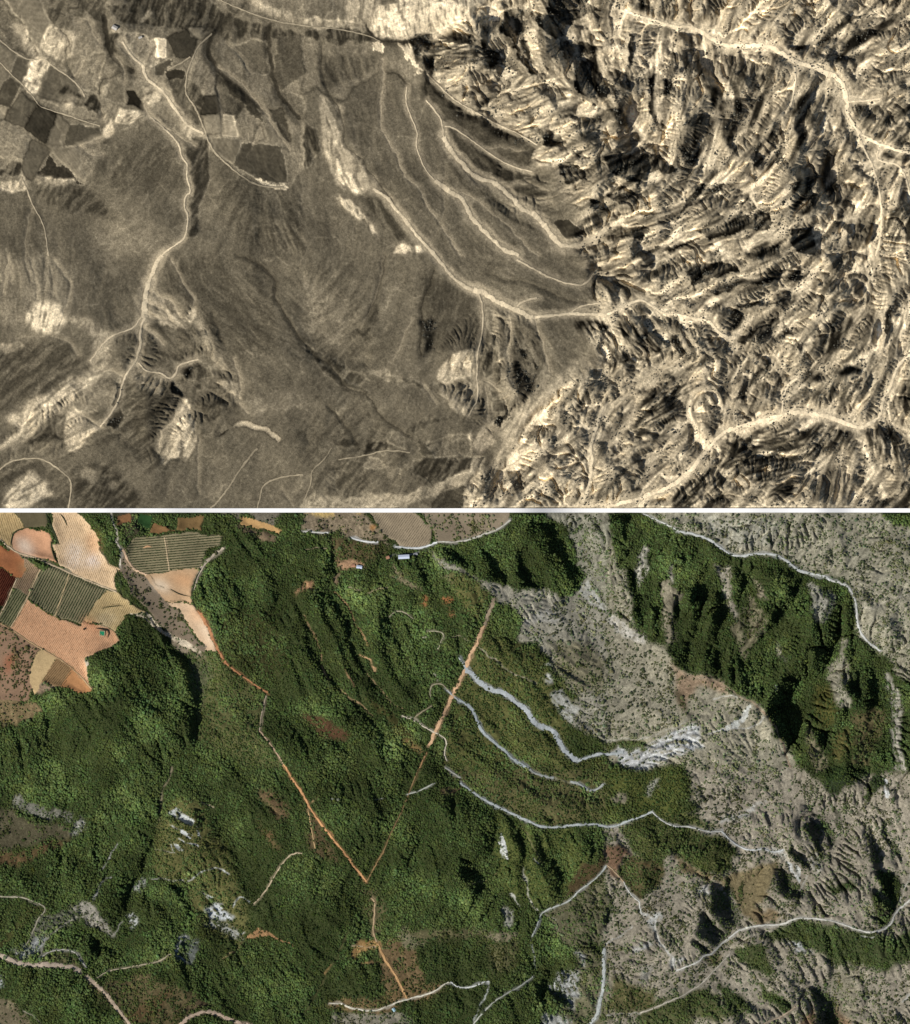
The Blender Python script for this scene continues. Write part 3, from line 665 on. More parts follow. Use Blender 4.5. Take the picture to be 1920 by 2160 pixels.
BOT_SHADE = """
G -1.1 6 940,680 1010,720 1020,800 1140,860 1190,1000 1200,1120 1190,1370 1150,1370 1160,1120 1080,900 960,760
G -.8 3 275,1260 310,1260 345,1533 325,1533
G -.4 4 1600,1110 1817,1240 1817,1280 1620,1150
G .35 20 300,1300 700,1100 1000,1300 900,1533 400,1533
G -.5 4 1310,340 1450,460 1490,600 1440,520 1340,420
G -.5 4 1690,450 1710,560 1640,600 1620,580
H -.9 4 150,470 200,560 280,640 300,850 380,950 450,1060 430,1080 360,980 270,870 250,660 160,560
H -.7 5 480,380 540,420 540,640 520,740 590,840 560,850 500,740 500,440
H -.7 4 0,640 60,770 90,880 170,1040 300,1150 500,1290 440,1290 250,1170 120,1030 20,830
H -.8 3 0,1265 100,1335 200,1395 340,1505 320,1525 180,1415 0,1290
H -.5 3 1060,690 1240,765 1400,800 1240,790
H -.5 3 1060,815 1170,910 1280,980 1160,930
H -.5 3 640,480 670,480 690,680 760,860 790,980 740,850 660,680
H -1.1 3 1260,230 1310,210 1320,330 1450,460 1290,430 1260,330
H -1.1 3 1420,40 1500,120 1560,230 1680,380 1640,460 1560,330 1480,250 1410,100
H -.9 4 1060,200 1140,230 1200,330 1220,400 1130,420 1100,330
H -1 3 1640,500 1700,540 1817,620 1760,600
H -.7 4 720,350 780,430 790,520 740,450
H -1 4 780,210 900,230 960,300 1000,350 880,310
H -.6 4 160,180 200,300 170,460 140,440 150,280
H .6 5 1530,200 1640,330 1580,270
I -1.2 4 50,330 190,90 200,120 170,250 60,330
I -1.2 4 130,340 200,360 200,470 160,450
I -1.1 4 470,420 600,470 570,560 480,540
I -1.1 4 660,500 700,500 720,720 650,690
I -1.3 3 830,900 990,640 1080,480 1170,370 1170,520 1060,610 1000,680 880,820
I -1.1 4 1220,860 1390,760 1400,850 1300,980 1220,930
I -1.1 4 1000,1090 1050,1010 1150,1000 1100,1250 1080,1400 940,1190
I -1 3 900,850 960,840 920,960 895,980
I -1 3 980,870 1030,890 1000,960
I -.8 4 420,450 440,800 520,800 500,980 360,830 400,700
I -1 4 800,350 850,400 850,700 810,830 800,600
I -1 3 310,420 340,420 310,620 310,780 290,740
I -.8 4 170,480 260,500 240,700 160,620
I -.8 4 610,850 700,850 680,1000 620,940
I -.8 4 1450,900 1600,900 1700,1150 1480,1180
I -.8 4 1330,730 1390,680 1400,800 1350,860
I -.7 4 1260,1300 1330,1320 1340,1450 1280,1430
I -.8 4 1600,1400 1700,1230 1720,1400 1640,1533
I -.8 3 880,300 910,310 900,360
I -.8 3 0,0 130,10 90,70 0,60
I -.7 3 670,100 700,110 690,150
I -.7 3 970,150 1000,150 990,200
I .5 5 190,200 240,200 240,400 200,420
I .6 5 740,700 860,500 980,640 830,880
I .6 5 1390,760 1440,770 1450,1050 1480,1180 1380,1180 1320,980
I .6 5 1690,980 1760,1100 1780,1533 1720,1533
L -1.1 3 1200,260 1280,400 1300,580 1240,470 1200,370
L -1.1 3 1200,210 1310,320 1380,440 1380,510 1300,400
L -1 3 1340,230 1400,300 1400,400 1350,300
L -1.1 4 1570,360 1610,430 1650,600 1760,660 1780,780 1730,830 1640,680 1580,520
L -1 3 1640,280 1720,430 1770,560 1700,500 1650,380
L -1 3 1100,450 1200,580 1160,590 1080,500
L -1.1 4 640,670 810,860 790,900 700,1030 600,850
L -.9 3 730,600 810,830 720,740
L -.9 3 810,620 850,760 820,840
L -1 4 1030,600 1160,720 1140,800 1040,740
L -1.1 4 550,870 600,880 700,1020 650,1090 540,1000
L -1 3 520,1020 600,1110 560,1140 500,1080
L -1.1 4 1240,1310 1350,1350 1400,1533 1260,1533
L -1 3 1500,1260 1560,1350 1560,1440
L -.9 3 1310,1240 1340,1300 1320,1360
L -1 4 0,750 50,870 0,1000
L -.9 3 1610,690 1740,830 1700,880 1620,780
L -.6 4 960,780 1040,780 1000,850
L -.8 3 1670,1320 1740,1410 1700,1380
L .5 5 950,560 1020,600 960,760 880,740
L .6 5 1340,1300 1500,1300 1500,1450 1400,1450
L -.6 5 690,380 780,470 830,500 740,430
K -1 4 940,570 1010,560 1110,600 1100,660 980,690 930,640
K -1.1 3 1060,940 1100,830 1140,720 1145,800 1090,930
K -1 3 1130,400 1150,330 1160,400 1130,560
K -1.1 4 1420,1280 1480,1180 1480,1240 1430,1400 1400,1350
K -.7 5 720,340 700,450 640,570 630,540 690,400
K -.5 4 640,120 600,230 500,430 440,560 420,560 500,400 600,200
K -.9 4 980,700 1080,690 1060,760 1000,760
K -.8 4 1480,1300 1560,1320 1640,1440 1560,1400
K -.8 4 1720,1040 1817,1060 1817,1120 1740,1090
K -.8 3 1250,790 1310,850 1290,860
K -.8 3 1480,420 1560,660 1550,700 1490,540
K -.8 3 1300,350 1330,480 1310,600 1290,450
K .5 8 1160,300 1290,340 1290,700 1180,680
K .5 8 1490,380 1700,480 1600,600 1540,560
J -1.1 3 780,640 820,660 790,740 770,860 710,830 740,700
J -.9 3 935,200 960,210 930,380 900,520 880,590 830,640 860,540 910,400
J -.9 4 1150,690 1000,700 1120,760 1150,830 1110,830
J -.8 4 1060,740 1150,830 1130,920 1110,830
J -.8 4 1160,250 1220,290 1180,360
J -.8 3 1240,780 1290,840 1270,830
J -.6 6 1290,280 1350,420 1450,600 1520,760 1450,720 1370,520
J -.7 4 560,450 640,550 610,590 540,510
J -.7 4 500,960 640,1000 700,1100 560,1130
J -.6 4 60,190 200,290 380,340 240,320 80,240
J -.7 3 1090,1030 1150,1040 1140,1140 1090,1130
J -.5 5 880,760 1050,860 1000,870 900,800
J .5 8 770,760 900,780 1000,950 800,950
J -.5 4 70,140 90,140 70,250 55,240
"""
# lines: kind tile width colour points (r road, t track, b stony bed, s stain in the ground)
BOT_LINE = """
t G 8 196,172,136 0,165 60,215 110,250 180,262 250,290 340,330 440,375 560,425 700,480
s G 10 60,62,40 300,310 440,385 560,440 690,480
s G 6 60,60,36 155,95 75,125 65,210
s G 12 48,54,32 290,10 310,90 350,185
s G 5 66,60,40 315,170 320,260 350,310
s G 7 70,66,44 600,170 620,280 660,320 720,325
s G 7 60,58,38 700,340 735,430 715,490 800,550 880,600 930,650
s G 5 70,62,44 560,570 500,660
s G 4 60,50,34 610,580 660,565 735,562
s G 4 80,70,50 890,375 920,410 930,440 1010,460 1070,495 1140,505
s G 4 96,84,60 1020,528 1140,545
t G 5 206,180,140 100,400 25,570 0,620
t G 6 200,172,130 240,345 170,505 140,560 65,690
t G 5 190,164,120 415,375 330,625
t G 5 196,170,130 985,150 1015,350
t G 6 178,146,104 0,665 65,700 235,815 345,870 440,940 550,1060
t G 12 214,178,140 735,225 790,340 880,375
t G 9 196,182,160 690,170 730,225 720,320
s G 9 170,160,140 660,0 680,80 700,170
t G 14 190,172,146 1340,215 1280,260 1220,310 1185,380 1155,470
s G 5 60,54,38 1225,310 1150,450 1150,560 1210,620
r G 15 172,118,78 1185,590 1230,650 1270,740 1310,840 1350,900
t G 9 172,118,78 1350,900 1400,945 1480,1000 1560,1055 1610,1085
t G 6 176,156,130 1595,1100 1580,1160 1565,1220 1555,1310
t G 7 178,150,118 1555,1310 1620,1390 1660,1450 1700,1510
t G 11 204,150,98 1700,1510 1760,1613 1817,1693 1857,1773 1947,1903 2027,1993 2107,2103 2197,2213
t K 6 150,118,78 380,680 430,590 480,500
t K 5 124,100,66 480,500 520,400 600,240 650,110 690,0
t H 7 170,130,86 740,1440 715,1490 695,1533
r H 20 206,164,122 1085,680 1000,870 900,1090 820,1250 755,1400
r H 20 150,130,104 1145,515 1120,590 1085,680
t H 8 206,200,186 0,118 150,125
t H 9 210,206,196 285,152 380,180 450,180
b H 9 206,204,196 550,205 620,215 700,220 800,180
t H 9 186,178,160 800,180 930,180 1040,150 1180,100 1240,45
s H 8 180,176,164 500,275 530,255 640,255 690,240
s H 5 160,140,110 10,225 90,210 150,220
s H 7 196,150,104 190,480 250,530 290,620 350,720 380,790
s H 10 188,148,104 340,850 400,880 440,950
s H 7 150,124,88 390,970 500,1110 600,1190
s H 7 150,120,84 0,620 90,780 110,900
s H 12 170,130,92 110,930 160,1000
s H 7 172,140,100 230,1070 300,1120 420,1220
s H 6 150,116,80 250,950 310,1040
t H 4 158,148,118 515,630 550,590 610,600 660,640
t H 4 158,150,120 740,718 800,712 840,725 835,760 805,820
s H 5 180,170,146 715,755 740,755
t H 4 144,134,106 765,1110 755,1060 780,1030 830,1025 880,1080
s H 5 170,162,140 790,960 805,1010
t H 5 150,136,106 660,1240 690,1210 770,1160
t H 6 196,182,156 590,1220 660,1245 780,1320 865,1360 840,1440 860,1490
s H 6 150,138,108 890,740 950,740 1000,770
s H 8 158,148,122 1060,810 1170,910 1280,980 1400,1020
s H 6 140,130,100 270,455 340,470
s H 6 170,150,116 390,490 430,460 500,455
b H 10 168,170,166 930,870 970,930
b H 27 166,168,164 970,930 1050,1020 1110,1060 1190,1075 1280,1140 1340,1190 1380,1260 1430,1290 1500,1310 1530,1370 1580,1460 1640,1490
b H 16 176,178,172 1640,1490 1760,1450 1817,1450 1917,1440
b H 8 166,168,162 860,1065 930,1130
b H 17 162,166,162 930,1130 1000,1160 1030,1220 1060,1310 1130,1370 1220,1440 1260,1490 1350,1530
b K 13 160,160,150 1340,-5 1400,40 1500,60
b K 12 166,166,156 1600,80 1650,90 1730,145 1800,100
s K 10 130,124,92 1500,60 1600,80
b K 9 164,160,146 850,-5 940,60
b K 13 168,170,164 940,90 1050,170 1200,250 1330,310 1440,360 1560,345 1700,335 1817,350
b I 8 192,188,174 220,10 330,60 430,110
b I 12 190,188,178 430,115 600,150 700,230 770,270 900,250 1000,250 1090,300 1160,360 1300,380 1340,410
b I 11 188,184,172 1340,410 1430,430 1480,500 1500,600 1500,690 1560,780 1640,830
s I 8 176,166,144 1510,570 1600,580 1700,510 1817,500
s I 7 186,180,166 640,1120 700,1105 780,1110
s I 7 186,182,170 590,1330 640,1325 700,1300 880,1290 940,1230
s I 8 170,164,146 0,1370 100,1370 240,1350 420,1290 480,1240
s I 10 150,126,100 490,990 600,985 780,1090 940,1190 1040,1350 1110,1533
t J 5 176,160,130 580,1255 650,1215 740,1200 830,1180 930,1170 1030,1110
r J 24 200,176,150 0,1120 80,1165 170,1182 300,1177 420,1192 480,1220
r J 19 198,172,142 520,1245 620,1340 700,1430 780,1540
r J 20 196,168,140 1080,1540 1150,1475 1270,1455 1380,1510 1500,1540
t J 5 190,182,164 240,1140 300,1095 400,1085 460,1110 480,1150 520,1195
t J 5 170,160,134 0,770 150,775 290,835 230,900 200,980 160,1060
s J 6 164,156,138 240,1130 300,1000 400,920 500,890
t J 5 176,156,124 1520,815 1600,730 1690,570 1750,510 1817,510
s J 7 140,126,98 1030,0 985,110 958,190 955,310
s J 5 150,144,126 915,480 980,500 1040,510
s J 7 186,186,178 1060,420 1120,445 1190,465
s J 5 176,176,168 1000,340 1060,355
s J 5 180,180,170 1020,450 1050,510
s J 7 186,186,178 1130,680 1190,630 1270,602 1340,615 1380,640
s J 6 170,166,152 900,650 1000,670 1110,680
s J 7 192,192,186 1400,830 1410,790 1450,775 1490,800
s J 8 160,156,146 710,460 650,560 620,600
s J 12 168,164,154 670,655 630,650 600,720 560,790
s J 6 160,156,140 700,1000 740,910
s J 6 176,174,166 1380,975 1420,995 1470,990
s J 5 170,142,100 1300,1160 1440,1090 1460,1040
s J 6 184,182,176 1060,1110 1100,1160
s J 6 196,176,140 1210,205 1280,235
s J 5 160,150,130 140,1460 200,1490 260,1533
t K 5 196,162,112 30,260 50,370 75,490
s K 5 196,160,110 45,220 95,180
s K 5 186,184,176 160,185 215,183
s K 5 180,178,168 430,187 480,184
t K 5 168,166,150 620,160 700,135 790,90
t K 9 178,150,112 405,775 430,800 425,900 415,980 440,1040
t K 12 196,152,100 450,1050 480,1140 560,1250 620,1380
s K 6 180,162,130 290,1065 350,1080 430,1070
s K 6 180,140,92 350,1170 450,1160
t K 8 206,196,172 155,1410 230,1410 280,1440 430,1460 540,1410 680,1370 790,1340 850,1290 880,1280
t K 7 196,194,184 880,1280 930,1315 1000,1320 1080,1280 1115,1280
s K 10 180,178,166 1115,1270 1105,1330
t K 8 176,176,164 1817,585 1750,670 1640,740 1620,780 1560,810 1430,860 1410,920 1370,1010
s K 6 170,170,160 1365,1030 1370,1110 1385,1200
t K 7 166,164,148 1375,1250 1280,1320 1160,1380 1080,1460 1020,1533
s K 7 180,180,170 1110,1330 1070,1400 1020,1520
b K 18 180,180,170 1800,1080 1800,1300 1760,1480 1720,1533
s K 9 176,170,150 1320,600 1330,720 1360,810 1400,850
s K 8 176,172,156 1240,760 1270,790 1300,840
s K 8 178,174,160 1380,540 1410,570
s K 6 160,146,100 990,690 1040,685 1100,660
s K 6 150,130,90 1160,610 1140,660
s K 6 86,80,50 0,1480 100,1310 180,1180 260,1000
s K 12 140,112,70 130,1240 170,1190
s K 6 150,146,120 1430,870 1520,910
s K 6 140,130,100 1530,960 1480,1030
s K 6 120,110,80 1300,330 1380,470 1440,580
b L 11 182,184,176 -10,350 60,350 140,310 240,280 270,260
b L 8 184,180,168 270,260 300,290 350,330 430,355 490,345 580,380 690,380
b L 8 184,182,174 690,380 760,450 850,500 930,480 1000,510 1060,490
t L 9 196,190,174 1817,790 1730,860 1700,950 1600,990 1500,970 1350,910 1200,900 1130,900 1050,940 880,945 800,970
t L 8 196,190,176 800,970 740,1010 660,1080 630,1120 590,1120 540,1170 420,1210
s L 12 182,178,166 420,1210 400,1150 350,1100 310,1040 290,960 300,900 210,870
t L 7 192,188,174 210,870 195,830 200,800 150,770 100,680
t L 6 196,166,126 100,680 50,620 0,580
t L 8 170,160,140 740,1110 620,1240 550,1310 400,1390 200,1470
s L 7 166,160,144 200,1470 100,1480 0,1480
s L 6 180,170,146 1000,960 900,1000 780,1040
s L 7 180,176,162 1520,1010 1590,1015
s L 6 170,160,136 215,790 300,745 360,720
t L 8 166,146,120 940,1533 1050,1490 1130,1430
s L 7 180,176,160 1817,640 1790,700 1750,800
s L 7 172,168,156 0,1050 60,1020 160,940
s L 6 70,76,50 350,1130 230,1010
s L 5 90,66,44 140,545 250,590 330,610
s L 6 170,166,150 1160,730 1200,640
s L 6 176,172,160 1770,1400 1817,1360
"""
BOT_DIR = """
200,1500,120 300,1700,110 500,1350,115 600,1600,125 900,1350,115 1000,1500,130 1100,1620,150 1200,1350,140 700,1250,105 1150,1180,110
1350,1300,95 1500,1300,80 1600,1250,60 1700,1300,85 1800,1500,95 1500,1110,70 1700,1150,50 1850,1250,60 1650,1500,80 1330,1500,30 1400,1420,60
1450,1700,35 1720,1750,115 1560,1880,110 1450,1800,35 1850,1800,110 1600,2050,140 1750,2100,105 1350,2000,40 1500,1620,150
1000,1850,80 1100,1800,110 1230,2080,120 1150,2120,120 760,1850,60 900,1750,110 400,1720,150 450,1900,130 200,1950,45 60,1720,70 650,2000,120
"""
# ---------------------------------------------------------------- grids, noise and drawing on them
def box(a, r, axis):
    if r < 1: return a
    pad = [(0,0)]*a.ndim; pad[axis] = (r+1, r)
    c = np.cumsum(np.pad(a, pad, mode='edge'), axis=axis, dtype=np.float64)
    n = a.shape[axis]
    hi = np.take(c, range(2*r+1, 2*r+1+n), axis=axis); lo = np.take(c, range(0, n), axis=axis)
    return ((hi-lo)/(2*r+1)).astype(np.float32)
def blur(a, r):
    r = int(round(r))
    for _ in range(2):
        a = box(a, r, 0); a = box(a, r, 1)
    return a
class Land:
    """one landscape: heights and soil colours on a 2-pixel grid"""
    def __init__(s, y0, y1, x0=-28, x1=1948, seed=1, step=2.0):
        s.rng = np.random.default_rng(seed); s.step = step
        s.x = np.arange(x0, x1+.1, step); n = int(round((y1-y0)/step)); s.y = np.linspace(y0, y1, n+1)
        s.X, s.Y = np.meshgrid(s.x, s.y); s.shape = s.X.shape
        ky = np.fft.fftfreq(s.shape[0], step)*2*np.pi; kx = np.fft.fftfreq(s.shape[1], step)*2*np.pi
        s.KX, s.KY = np.meshgrid(kx, ky); s.K = np.sqrt(s.KX**2+s.KY**2)+1e-9
        s.rgb = np.zeros(s.shape+(3,), np.float32); s.S = np.zeros(s.shape, np.float32)
        s.cover = np.zeros(s.shape, np.float32); s.rough = np.zeros(s.shape, np.float32)
        s.wx = s.X + 4.0*s.noise(90, 1.6) + 2.2*s.noise(26, 1.0)
        s.wy = s.Y + 4.0*s.noise(90, 1.6) + 2.2*s.noise(26, 1.0)
        s.fx = s.X + 1.6*s.noise(40, 1.5); s.fy = s.Y + 1.6*s.noise(40, 1.5)
    def white(s): return np.fft.fft2(s.rng.standard_normal(s.shape))
    def noise(s, wl, beta=1.8, lo=0.0):
        """fractal noise whose largest features are wl pixels long, unit deviation"""
        k0 = 2*np.pi/wl
        f = (s.K**2 + k0**2)**(-(beta+1)/2 )*k0
        if lo: f = f*(1-np.exp(-(s.K/(2*np.pi/lo))**2))
        n = np.fft.ifft2(s.white()*f).real
        return ((n-n.mean())/n.std()).astype(np.float32)
    def streaks(s, arrows, wl, ratio=4.5):
        """noise drawn out along a direction field, unit deviation"""
        ax = np.array(arrows, float); th = np.radians(ax[:,2])
        C = np.zeros(s.shape); Sn = np.zeros(s.shape); sub = 8
        xs, ys = s.X[::sub, ::sub]+30*0, s.Y[::sub, ::sub]
        c = np.zeros(xs.shape); d = np.zeros(xs.shape)
        for (px, py, _), t in zip(ax, th):
            w = 1/((xs-px)**2+(ys-py)**2+900)**1.6
            c += w*math.cos(2*t); d += w*math.sin(2*t)
        ang = np.arctan2(d, c)/2
        def up(a):
            a = np.repeat(np.repeat(a, sub, 0), sub, 1)[:s.shape[0], :s.shape[1]]
            return blur(a.astype(np.float32), 6)
        c2, s2 = up(np.cos(2*ang)), up(np.sin(2*ang)); A = np.arctan2(s2, c2)/2 + .16*s.noise(120, 1.6)
        W = s.white(); out = np.zeros(s.shape); tot = np.zeros(s.shape); n = 12
        k0 = 2*np.pi/wl
        for i in range(n):
            t = math.pi*i/n
            kp = s.KX*math.cos(t) - s.KY*math.sin(t)          # along (image y runs down)
            kq = s.KX*math.sin(t) + s.KY*math.cos(t)          # across
            f = np.exp(-(kp*ratio/k0)**2*1.0)*(np.abs(kq)/k0)*np.exp(-(kq/k0)**2*.7)
            z = np.fft.ifft2(W*f).real; z /= z.std()
            w = np.maximum(0, np.cos(2*(A-t)))**10
            out += w*z; tot += w*w
        return (out/np.sqrt(tot+1e-6)).astype(np.float32)
    def window(s, p, m):
        i0 = max(0, int((p[:,0].min()-m-s.x[0])/s.step)); i1 = min(s.shape[1], int((p[:,0].max()+m-s.x[0])/s.step)+2)
        dy = s.y[1]-s.y[0]
        j0 = max(0, int((p[:,1].min()-m-s.y[0])/dy)); j1 = min(s.shape[0], int((p[:,1].max()+m-s.y[0])/dy)+2)
        return (slice(j0, max(j1, j0+1)), slice(i0, max(i1, i0+1)))
    def poly(s, p, soft=3, fine=False):
        p = np.asarray(p, float).copy()
        lo = np.array([3, s.y[0]+6 if s.y[0] > 500 else 5]); hi = np.array([1917, s.y[-1]-4 if s.y[-1] < 1500 else 2154])
        off = np.where(p < lo, -70, np.where(p > hi, 70, 0)); at_rim = (off != 0).any(1); q = []; n_ = len(p)
        for i_ in range(n_):                                   # outlines that reach the frame go on beyond it
            a_, z_ = at_rim[i_-1], at_rim[(i_+1) % n_]
            if not at_rim[i_] or not (a_ or z_): q.append(p[i_])
            elif a_ and z_: q.append(p[i_]+off[i_])
            elif z_: q += [p[i_], p[i_]+off[i_]]
            else: q += [p[i_]+off[i_], p[i_]]
        p = np.array(q)
        w = s.window(p, 30+soft*3)
        x, y = (s.fx[w], s.fy[w]) if fine else (s.wx[w], s.wy[w])
        ins = np.zeros(x.shape, bool)
        for (xa, ya), (xb, yb) in zip(p, np.roll(p, -1, 0)):
            if ya == yb: continue
            ins ^= ((ya > y) != (yb > y)) & (x < (xb-xa)*(y-ya)/(yb-ya)+xa)
        m = ins.astype(np.float32)
        r = soft/s.step
        return w, (blur(m, r) if r >= .75 else m)
    def stroke(s, p, width, soft=2.0, fine=True):
        w = s.window(p, width+soft*2+14)
        x, y = (s.fx[w], s.fy[w]) if fine else (s.X[w], s.Y[w])
        if not fine: x, y = s.X[w], s.Y[w]
        d2 = np.full(x.shape, 1e9, np.float32)
        for (xa, ya), (xb, yb) in zip(p[:-1], p[1:]):
            dx, dy = xb-xa, yb-ya; L = dx*dx+dy*dy+1e-9
            t = np.clip(((x-xa)*dx+(y-ya)*dy)/L, 0, 1)
            d2 = np.minimum(d2, (x-xa-t*dx)**2+(y-ya-t*dy)**2)
        return w, np.clip((width/2-np.sqrt(d2))/soft+.5, 0, 1), np.sqrt(d2)
    def tint(s, w, m, c):
        s.rgb[w] += (np.asarray(c, np.float32)-s.rgb[w])*m[..., None]
    def relief(s, smax=1.0, hp=300, eps=.07):
        """heights whose slope towards the sun is -S (bounded), in metres"""
        S = np.fft.fft2(s.S*smax)
        kd = s.KX*SUNX + s.KY*(-SUNY)                        # d/d(sun direction), image y runs down
        hpw = 1-np.exp(-(s.K*hp/(2*np.pi))**2)
        H = 1j*kd*S/(kd**2+eps*s.K**2+1e-7)*hpw
        H[0,0] = 0
        return (np.fft.ifft2(H).real*M_PER_PX).astype(np.float32)
    def at(s, px, py, a=None):
        a = s.h if a is None else a
        fx = np.clip((np.asarray(px)-s.x[0])/s.step, 0, s.shape[1]-1.001); fy = np.clip((np.asarray(py)-s.y[0])/(s.y[1]-s.y[0]), 0, s.shape[0]-1.001)
        i, j = fx.astype(int), fy.astype(int); u, v = fx-i, fy-j
        if a.ndim == 3: u, v = u[...,None], v[...,None]
        return (a[j,i]*(1-u)+a[j,i+1]*u)*(1-v)+(a[j+1,i]*(1-u)+a[j+1,i+1]*u)*v
def erode(L, h, mask, batches=90, count=7000, steps=38, power=.22):
    """rain drops running downhill carve gullies; returns new heights and how much water passed"""
    cell = L.step*M_PER_PX; H = (h/cell).astype(np.float64).copy(); ny, nx = H.shape; flow = np.zeros(ny*nx)
    mk = mask.ravel(); P = (mask/mask.sum()).ravel().cumsum(); rng = L.rng
    for b in range(batches):
        idx = np.minimum(np.searchsorted(P, rng.random(count)*P[-1]), ny*nx-1)
        y = np.clip((idx//nx)+rng.random(count), 1, ny-2.01); x = np.clip((idx % nx)+rng.random(count), 1, nx-2.01)
        dx = np.zeros(count); dy = np.zeros(count); vel = np.ones(count); water = np.ones(count); sed = np.zeros(count)
        Hf = H.ravel(); H0 = Hf.copy()
        for k in range(steps):
            i = x.astype(int); j = y.astype(int); u = x-i; v = y-j; n0 = j*nx+i
            a, bb, c, d = Hf[n0], Hf[n0+1], Hf[n0+nx], Hf[n0+nx+1]
            gx = (bb-a)*(1-v)+(d-c)*v; gy = (c-a)*(1-u)+(d-bb)*u; z = a*(1-u)*(1-v)+bb*u*(1-v)+c*(1-u)*v+d*u*v
            dx = dx*.25-gx*.75; dy = dy*.25-gy*.75; ln = np.hypot(dx, dy)+1e-9; dx /= ln; dy /= ln
            x = np.clip(x+dx, 1, nx-2.01); y = np.clip(y+dy, 1, ny-2.01)
            i2 = x.astype(int); j2 = y.astype(int); u2 = x-i2; v2 = y-j2; m = j2*nx+i2
            z2 = Hf[m]*(1-u2)*(1-v2)+Hf[m+1]*u2*(1-v2)+Hf[m+nx]*(1-u2)*v2+Hf[m+nx+1]*u2*v2
            dz = z2-z
            cap = np.maximum(-dz, .01)*vel*water*3.0
            up = dz > 0
            dep = np.where(up, np.minimum(dz, sed), np.where(sed > cap, (sed-cap)*.3, 0))
            ero = np.where(~up & (sed <= cap), np.minimum((cap-sed)*power, -dz*.9), 0)*mk[n0]
            q = np.clip(dep-ero, -.06, .06); sed -= q
            np.add.at(Hf, np.concatenate([n0, n0+1, n0+nx, n0+nx+1]), np.concatenate([q*(1-u)*(1-v), q*u*(1-v), q*(1-u)*v, q*u*v]))
            if k % 2 == 0: flow += np.bincount(n0, water, ny*nx)
            vel = np.sqrt(np.maximum(vel*vel*.9-dz*2, .02)); vel = np.minimum(vel, 3); water *= .975
        H = (H0+np.clip(Hf-H0, -.35, .35)).reshape(ny, nx)
    return (H*cell).astype(np.float32), flow.reshape(ny, nx).astype(np.float32)
def unit_slope(L, n):
    gy, gx = np.gradient(n, L.y[1]-L.y[0], L.step)
    return n/(math.sqrt((gx**2+gy**2).mean())/M_PER_PX)
def valley_relief(L, lines, reach=95.0):
    """0 on the streams rising to 1 on the divides between them"""
    pts = np.vstack([resample(smooth_line(p), 7) for p in lines]); sub = 4
    xs, ys = L.X[::sub, ::sub].ravel(), L.Y[::sub, ::sub].ravel(); d = np.full(xs.shape, 1e9)
    for a in range(0, len(pts), 60):
        q = pts[a:a+60]; d = np.minimum(d, ((xs[:,None]-q[None,:,0])**2+(ys[:,None]-q[None,:,1])**2).min(1))
    d = np.sqrt(d).reshape(L.X[::sub, ::sub].shape); d = reach*(1-np.exp(-d/reach))
    d = np.repeat(np.repeat(d, sub, 0), sub, 1)[:L.shape[0], :L.shape[1]]
    return blur(d.astype(np.float32), 3)*M_PER_PX
def world(px, py): return (np.asarray(px)-960)*M_PER_PX, (1080-np.asarray(py))*M_PER_PX
def smooth_line(p, n=2):
    for _ in range(n):
        a, b = p[:-1], p[1:]
        q = np.empty((2*len(a), 2)); q[0::2] = a*.75+b*.25; q[1::2] = a*.25+b*.75
        p = np.vstack([p[:1], q, p[-1:]])
    return p
def resample(p, step):
    d = np.r_[0, np.cumsum(np.hypot(*np.diff(p, axis=0).T))]
    n = max(3, int(d[-1]/step)); t = np.linspace(0, d[-1], n)
    return np.c_[np.interp(t, d, p[:,0]), np.interp(t, d, p[:,1])]

# ---------------------------------------------------------------- objects
def mesh_obj(name, verts, faces, mat, parent=None, colours=None, smooth=False, **props):
    me = bpy.data.meshes.new(name)
    verts = np.asarray(verts, np.float32); faces = np.asarray(faces, np.int32)
    me.vertices.add(len(verts)); me.vertices.foreach_set('co', verts.ravel())
    k = faces.shape[1]
    me.loops.add(faces.size); me.loops.foreach_set('vertex_index', faces.ravel())
    me.polygons.add(len(faces)); me.polygons.foreach_set('loop_start', np.arange(0, faces.size, k, dtype=np.int32))
    me.polygons.foreach_set('use_smooth', np.full(len(faces), smooth, bool))
    if colours is not None:
        at = me.attributes.new('soil', 'FLOAT_COLOR', 'POINT')
        c = np.ones((len(verts), 4), np.float32); c[:, :3] = colours; at.data.foreach_set('color', c.ravel())
    me.update(calc_edges=True); me.validate()
    if mat: me.materials.append(mat)
    o = bpy.data.objects.new(name, me); COL.objects.link(o); o.parent = parent
    for a, b in props.items(): o[a] = b
    return o
def material(name, rgb=None, rough=.95, build=None, spec=.0):
    m = bpy.data.materials.new(name); m.use_nodes = True
    b = m.node_tree.nodes['Principled BSDF']; b.inputs['Roughness'].default_value = rough
    b.inputs['Specular IOR Level'].default_value = spec
    if rgb is not None: b.inputs['Base Color'].default_value = (*rgb, 1)
    if build: build(m.node_tree, b)
    return m
